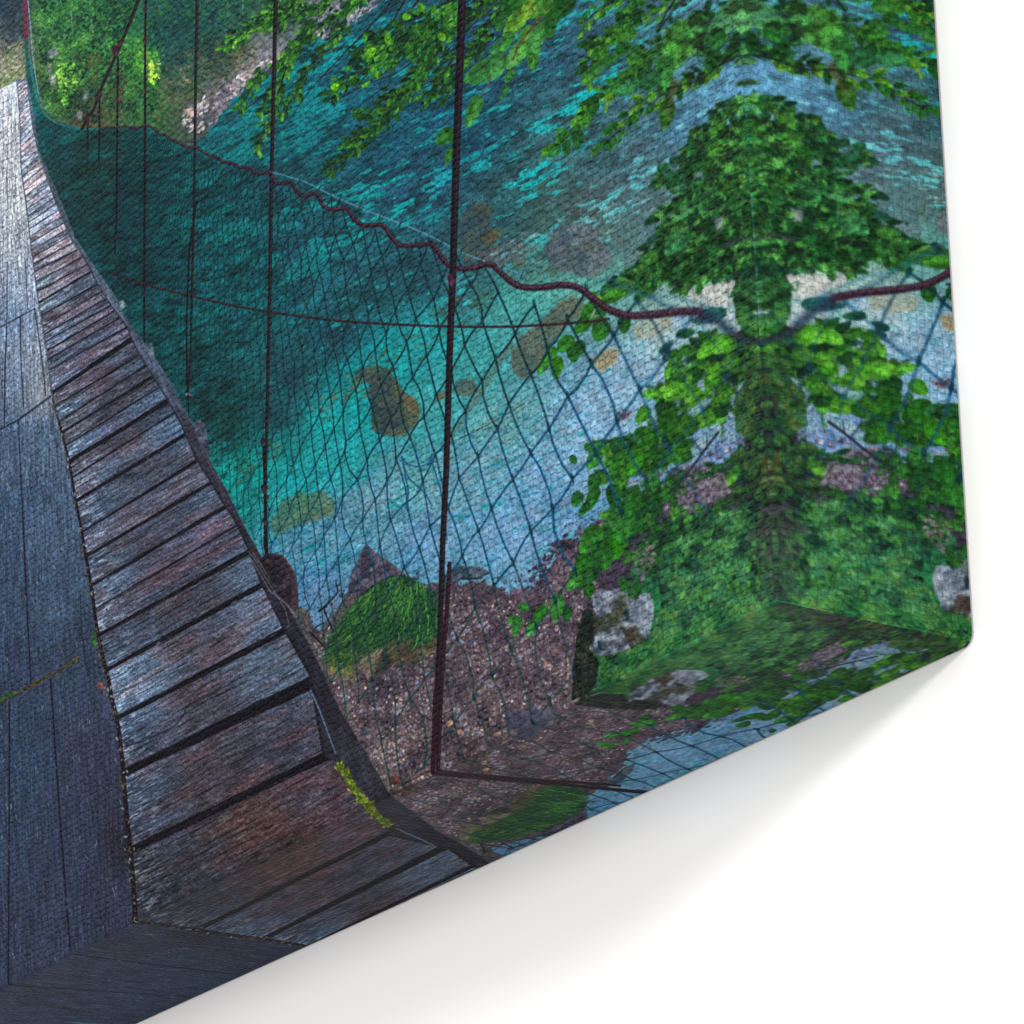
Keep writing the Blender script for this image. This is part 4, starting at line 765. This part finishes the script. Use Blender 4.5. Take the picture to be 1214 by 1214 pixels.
def canvas_material(name, bump):
    m, n, l, b = nodes(name)
    uvn = n.new('ShaderNodeUVMap'); uvn.uv_map = 'print'
    t = n.new('ShaderNodeTexImage'); t.image = pic; t.extension = 'MIRROR'; t.interpolation = 'Cubic'
    l.new(uvn.outputs[0], t.inputs[0])
    ink = n.new('ShaderNodeMixRGB'); ink.blend_type = 'MULTIPLY'; ink.inputs[0].default_value = 1
    ink.inputs[2].default_value = (.6, .6, .6, 1)
    l.new(t.outputs[0], ink.inputs[1])
    # weave in millimetres-true coordinates: thick uneven threads, seen as little pillows
    wv = n.new('ShaderNodeUVMap'); wv.uv_map = 'cloth'
    no = n.new('ShaderNodeTexNoise'); no.inputs['Scale'].default_value = 9; no.inputs['Detail'].default_value = 2
    l.new(wv.outputs[0], no.inputs['Vector'])
    mx = n.new('ShaderNodeMixRGB'); mx.blend_type = 'ADD'; mx.inputs[0].default_value = .024
    l.new(wv.outputs[0], mx.inputs[1]); l.new(no.outputs['Color'], mx.inputs[2])
    mp = n.new('ShaderNodeMapping'); mp.inputs['Scale'].default_value = (23, 33, 1)
    l.new(mx.outputs[0], mp.inputs[0])
    vo = n.new('ShaderNodeTexVoronoi'); vo.feature = 'DISTANCE_TO_EDGE'; vo.inputs['Scale'].default_value = 1; vo.inputs['Randomness'].default_value = .42
    l.new(mp.outputs[0], vo.inputs['Vector'])
    ss = n.new('ShaderNodeMapRange'); ss.interpolation_type = 'SMOOTHSTEP'; ss.inputs[2].default_value = .32
    l.new(vo.outputs['Distance'], ss.inputs[0])
    n2 = n.new('ShaderNodeTexNoise'); n2.inputs['Scale'].default_value = 70; n2.inputs['Detail'].default_value = 3
    l.new(wv.outputs[0], n2.inputs['Vector'])
    ad = n.new('ShaderNodeMath'); ad.operation = 'MULTIPLY_ADD'; ad.inputs[1].default_value = .5
    l.new(n2.outputs[0], ad.inputs[0]); l.new(ss.outputs[0], ad.inputs[2])
    bp = n.new('ShaderNodeBump'); bp.inputs['Strength'].default_value = bump; bp.inputs['Distance'].default_value = .0011
    l.new(ad.outputs[0], bp.inputs['Height']); l.new(bp.outputs[0], b.inputs['Normal'])
    l.new(ink.outputs[0], b.inputs['Base Color'])
    b.inputs['Roughness'].default_value = .62; b.inputs['Specular IOR Level'].default_value = .03
    return m

def wall_material():
    m, n, l, b = nodes('white_matt_wall_paint')
    tc = n.new('ShaderNodeTexCoord'); no = n.new('ShaderNodeTexNoise'); no.inputs['Scale'].default_value = 260; no.inputs['Detail'].default_value = 4
    l.new(tc.outputs['Object'], no.inputs['Vector'])
    bp = n.new('ShaderNodeBump'); bp.inputs['Strength'].default_value = .02; bp.inputs['Distance'].default_value = .0004
    l.new(no.outputs[0], bp.inputs['Height']); l.new(bp.outputs[0], b.inputs['Normal'])
    b.inputs['Base Color'].default_value = (.84, .84, .84, 1); b.inputs['Roughness'].default_value = .9; b.inputs['Specular IOR Level'].default_value = .1
    return m

def add_mesh(name, verts, faces, uvs, mat, parent=None, smooth=True):
    me = bpy.data.meshes.new(name); me.from_pydata([tuple(v) for v in verts], [], faces)
    if uvs is not None:
        a = me.uv_layers.new(name='print'); c = me.uv_layers.new(name='cloth')
        for lp in me.loops:
            p, q = uvs[lp.vertex_index]; a.data[lp.index].uv = p; c.data[lp.index].uv = q
    for f in me.polygons: f.use_smooth = smooth
    me.materials.append(mat)
    o = bpy.data.objects.new(name, me); scn.collection.objects.link(o)
    if parent is not None: o.parent = parent
    return o

# ---------------------------------------------------------------- the canvas
MC = canvas_material('printed_cotton_canvas', .62)
MS = canvas_material('printed_canvas_stretched_flat', .22)     # the cloth is pulled smooth under the bar
WD, HT, RF = 14.4, 9.4, .014           # width and height in units, radius of the front fold
root = bpy.data.objects.new('canvas_print', None); scn.collection.objects.link(root)
root.location = wpt(-WD / 2, 0, -1)
root['label'] = 'frameless canvas print of a plank footbridge over a turquoise river, on the white wall'
root['category'] = 'canvas print'
def loc_(x, y, z): return wpt(x, y, z) - root.location
def tex(u, v): return ((u - U0) / 7.2, v / 5.0)

# front face: a fine grid with a barely slack surface
nx, ny = 72, 47
vs, us = [], []
for j in range(ny + 1):
    for i in range(nx + 1):
        x = -WD + RF + (WD - 2 * RF) * i / nx; y = RF + (HT - 2 * RF) * j / ny
        vs.append(loc_(x, y, 0)); us.append((tex(x, y), (x, y)))
fs = [(j * (nx + 1) + i, j * (nx + 1) + i + 1, (j + 1) * (nx + 1) + i + 1, (j + 1) * (nx + 1) + i) for j in range(ny) for i in range(nx)]
front = add_mesh('front_face', vs, fs, us, MC, root)
front['label'] = 'front face printed with the footbridge, wire netting and river'

# the four wrapped edges.  Depth profile: round front fold, straight side, round turn to the back
prof = [(RF * (1 - math.cos(a)), RF * math.sin(a) - RF) for a in [math.pi / 2 * k / 6 for k in range(7)]]      # (depth, offset from the outline)
prof += [(d, 0.) for d in np.linspace(.08, .98, 16)]
prof += [(1.0, 0.)]
def crad(d): return .004 + .046 * max(0, (d - .35) / .65) ** 1.3     # the folded corner swells towards the wall
def edge(side):
    """side 0 right, 1 bottom, 2 left, 3 top: a strip of the wrap from mitre to mitre"""
    vs, us, fs = [], [], []
    n = 60; k = 7
    for d, off in prof:
        r = crad(d)
        ln = HT if side in (0, 2) else WD
        row = []
        a0 = [math.pi / 4 * (1 - q / k) for q in range(k)]
        for a in a0: row.append((off - r + r * math.cos(a), -off + r - r * math.sin(a)))      # (outward, along) first corner
        lo, hi = -off + r, ln + off - r
        for q in range(n + 1): row.append((off, lo + (hi - lo) * q / n))
        for a in a0[::-1]: row.append((off - r + r * math.cos(a), ln + off - r + r * math.sin(a)))
        for o_, s in row:
            if side == 0: p = (o_, s)
            elif side == 2: p = (-WD - o_, s)
            elif side == 1: p = (-s, -o_)
            else: p = (-s, HT + o_)
            vs.append(loc_(p[0], p[1], -d))
            t = min(d, 1.) + (max(0, -off - .02) if d > .9 else 0)
            if side == 0: a_ = (-t, p[1])
            elif side == 2: a_ = (-WD + t, p[1])
            elif side == 1: a_ = (p[0], t)
            else: a_ = (p[0], HT - t)
            us.append((tex(*a_), (a_[0] + (3.7 if side in (0, 2) else 0), a_[1] + (2.9 if side in (1, 3) else 0))))
    m = n + 1 + 2 * k
    for i in range(len(prof) - 1):
        for j in range(m - 1):
            q = (i * m + j, i * m + j + 1, (i + 1) * m + j + 1, (i + 1) * m + j)
            fs.append(q if side in (2, 1) else q[::-1])
    return vs, fs, us
for side, lab in ((0, 'right side edge wrapped with the mirrored foliage'), (1, 'underside edge wrapped with the mirrored planks, pebbles and rock'), (2, None), (3, None)):
    vs, fs, us = edge(side)
    o = add_mesh('wrapped_edge', vs, fs, us, MS if side == 1 else MC, root)
    if lab: o['label'] = lab

# ---------------------------------------------------------------- the wall
def slab(name, x0, x1, y0, y1, z0, z1, mat):
    v = [(x, y, z) for x in (x0, x1) for y in (y0, y1) for z in (z0, z1)]
    f = [(0, 1, 3, 2), (4, 6, 7, 5), (0, 4, 5, 1), (2, 3, 7, 6), (0, 2, 6, 4), (1, 5, 7, 3)]
    return add_mesh(name, v, f, None, mat, None, False)
wall = slab('wall', -4, 4, U + .0004, U + .12, 0, 3.0, wall_material())
wall['kind'] = 'structure'
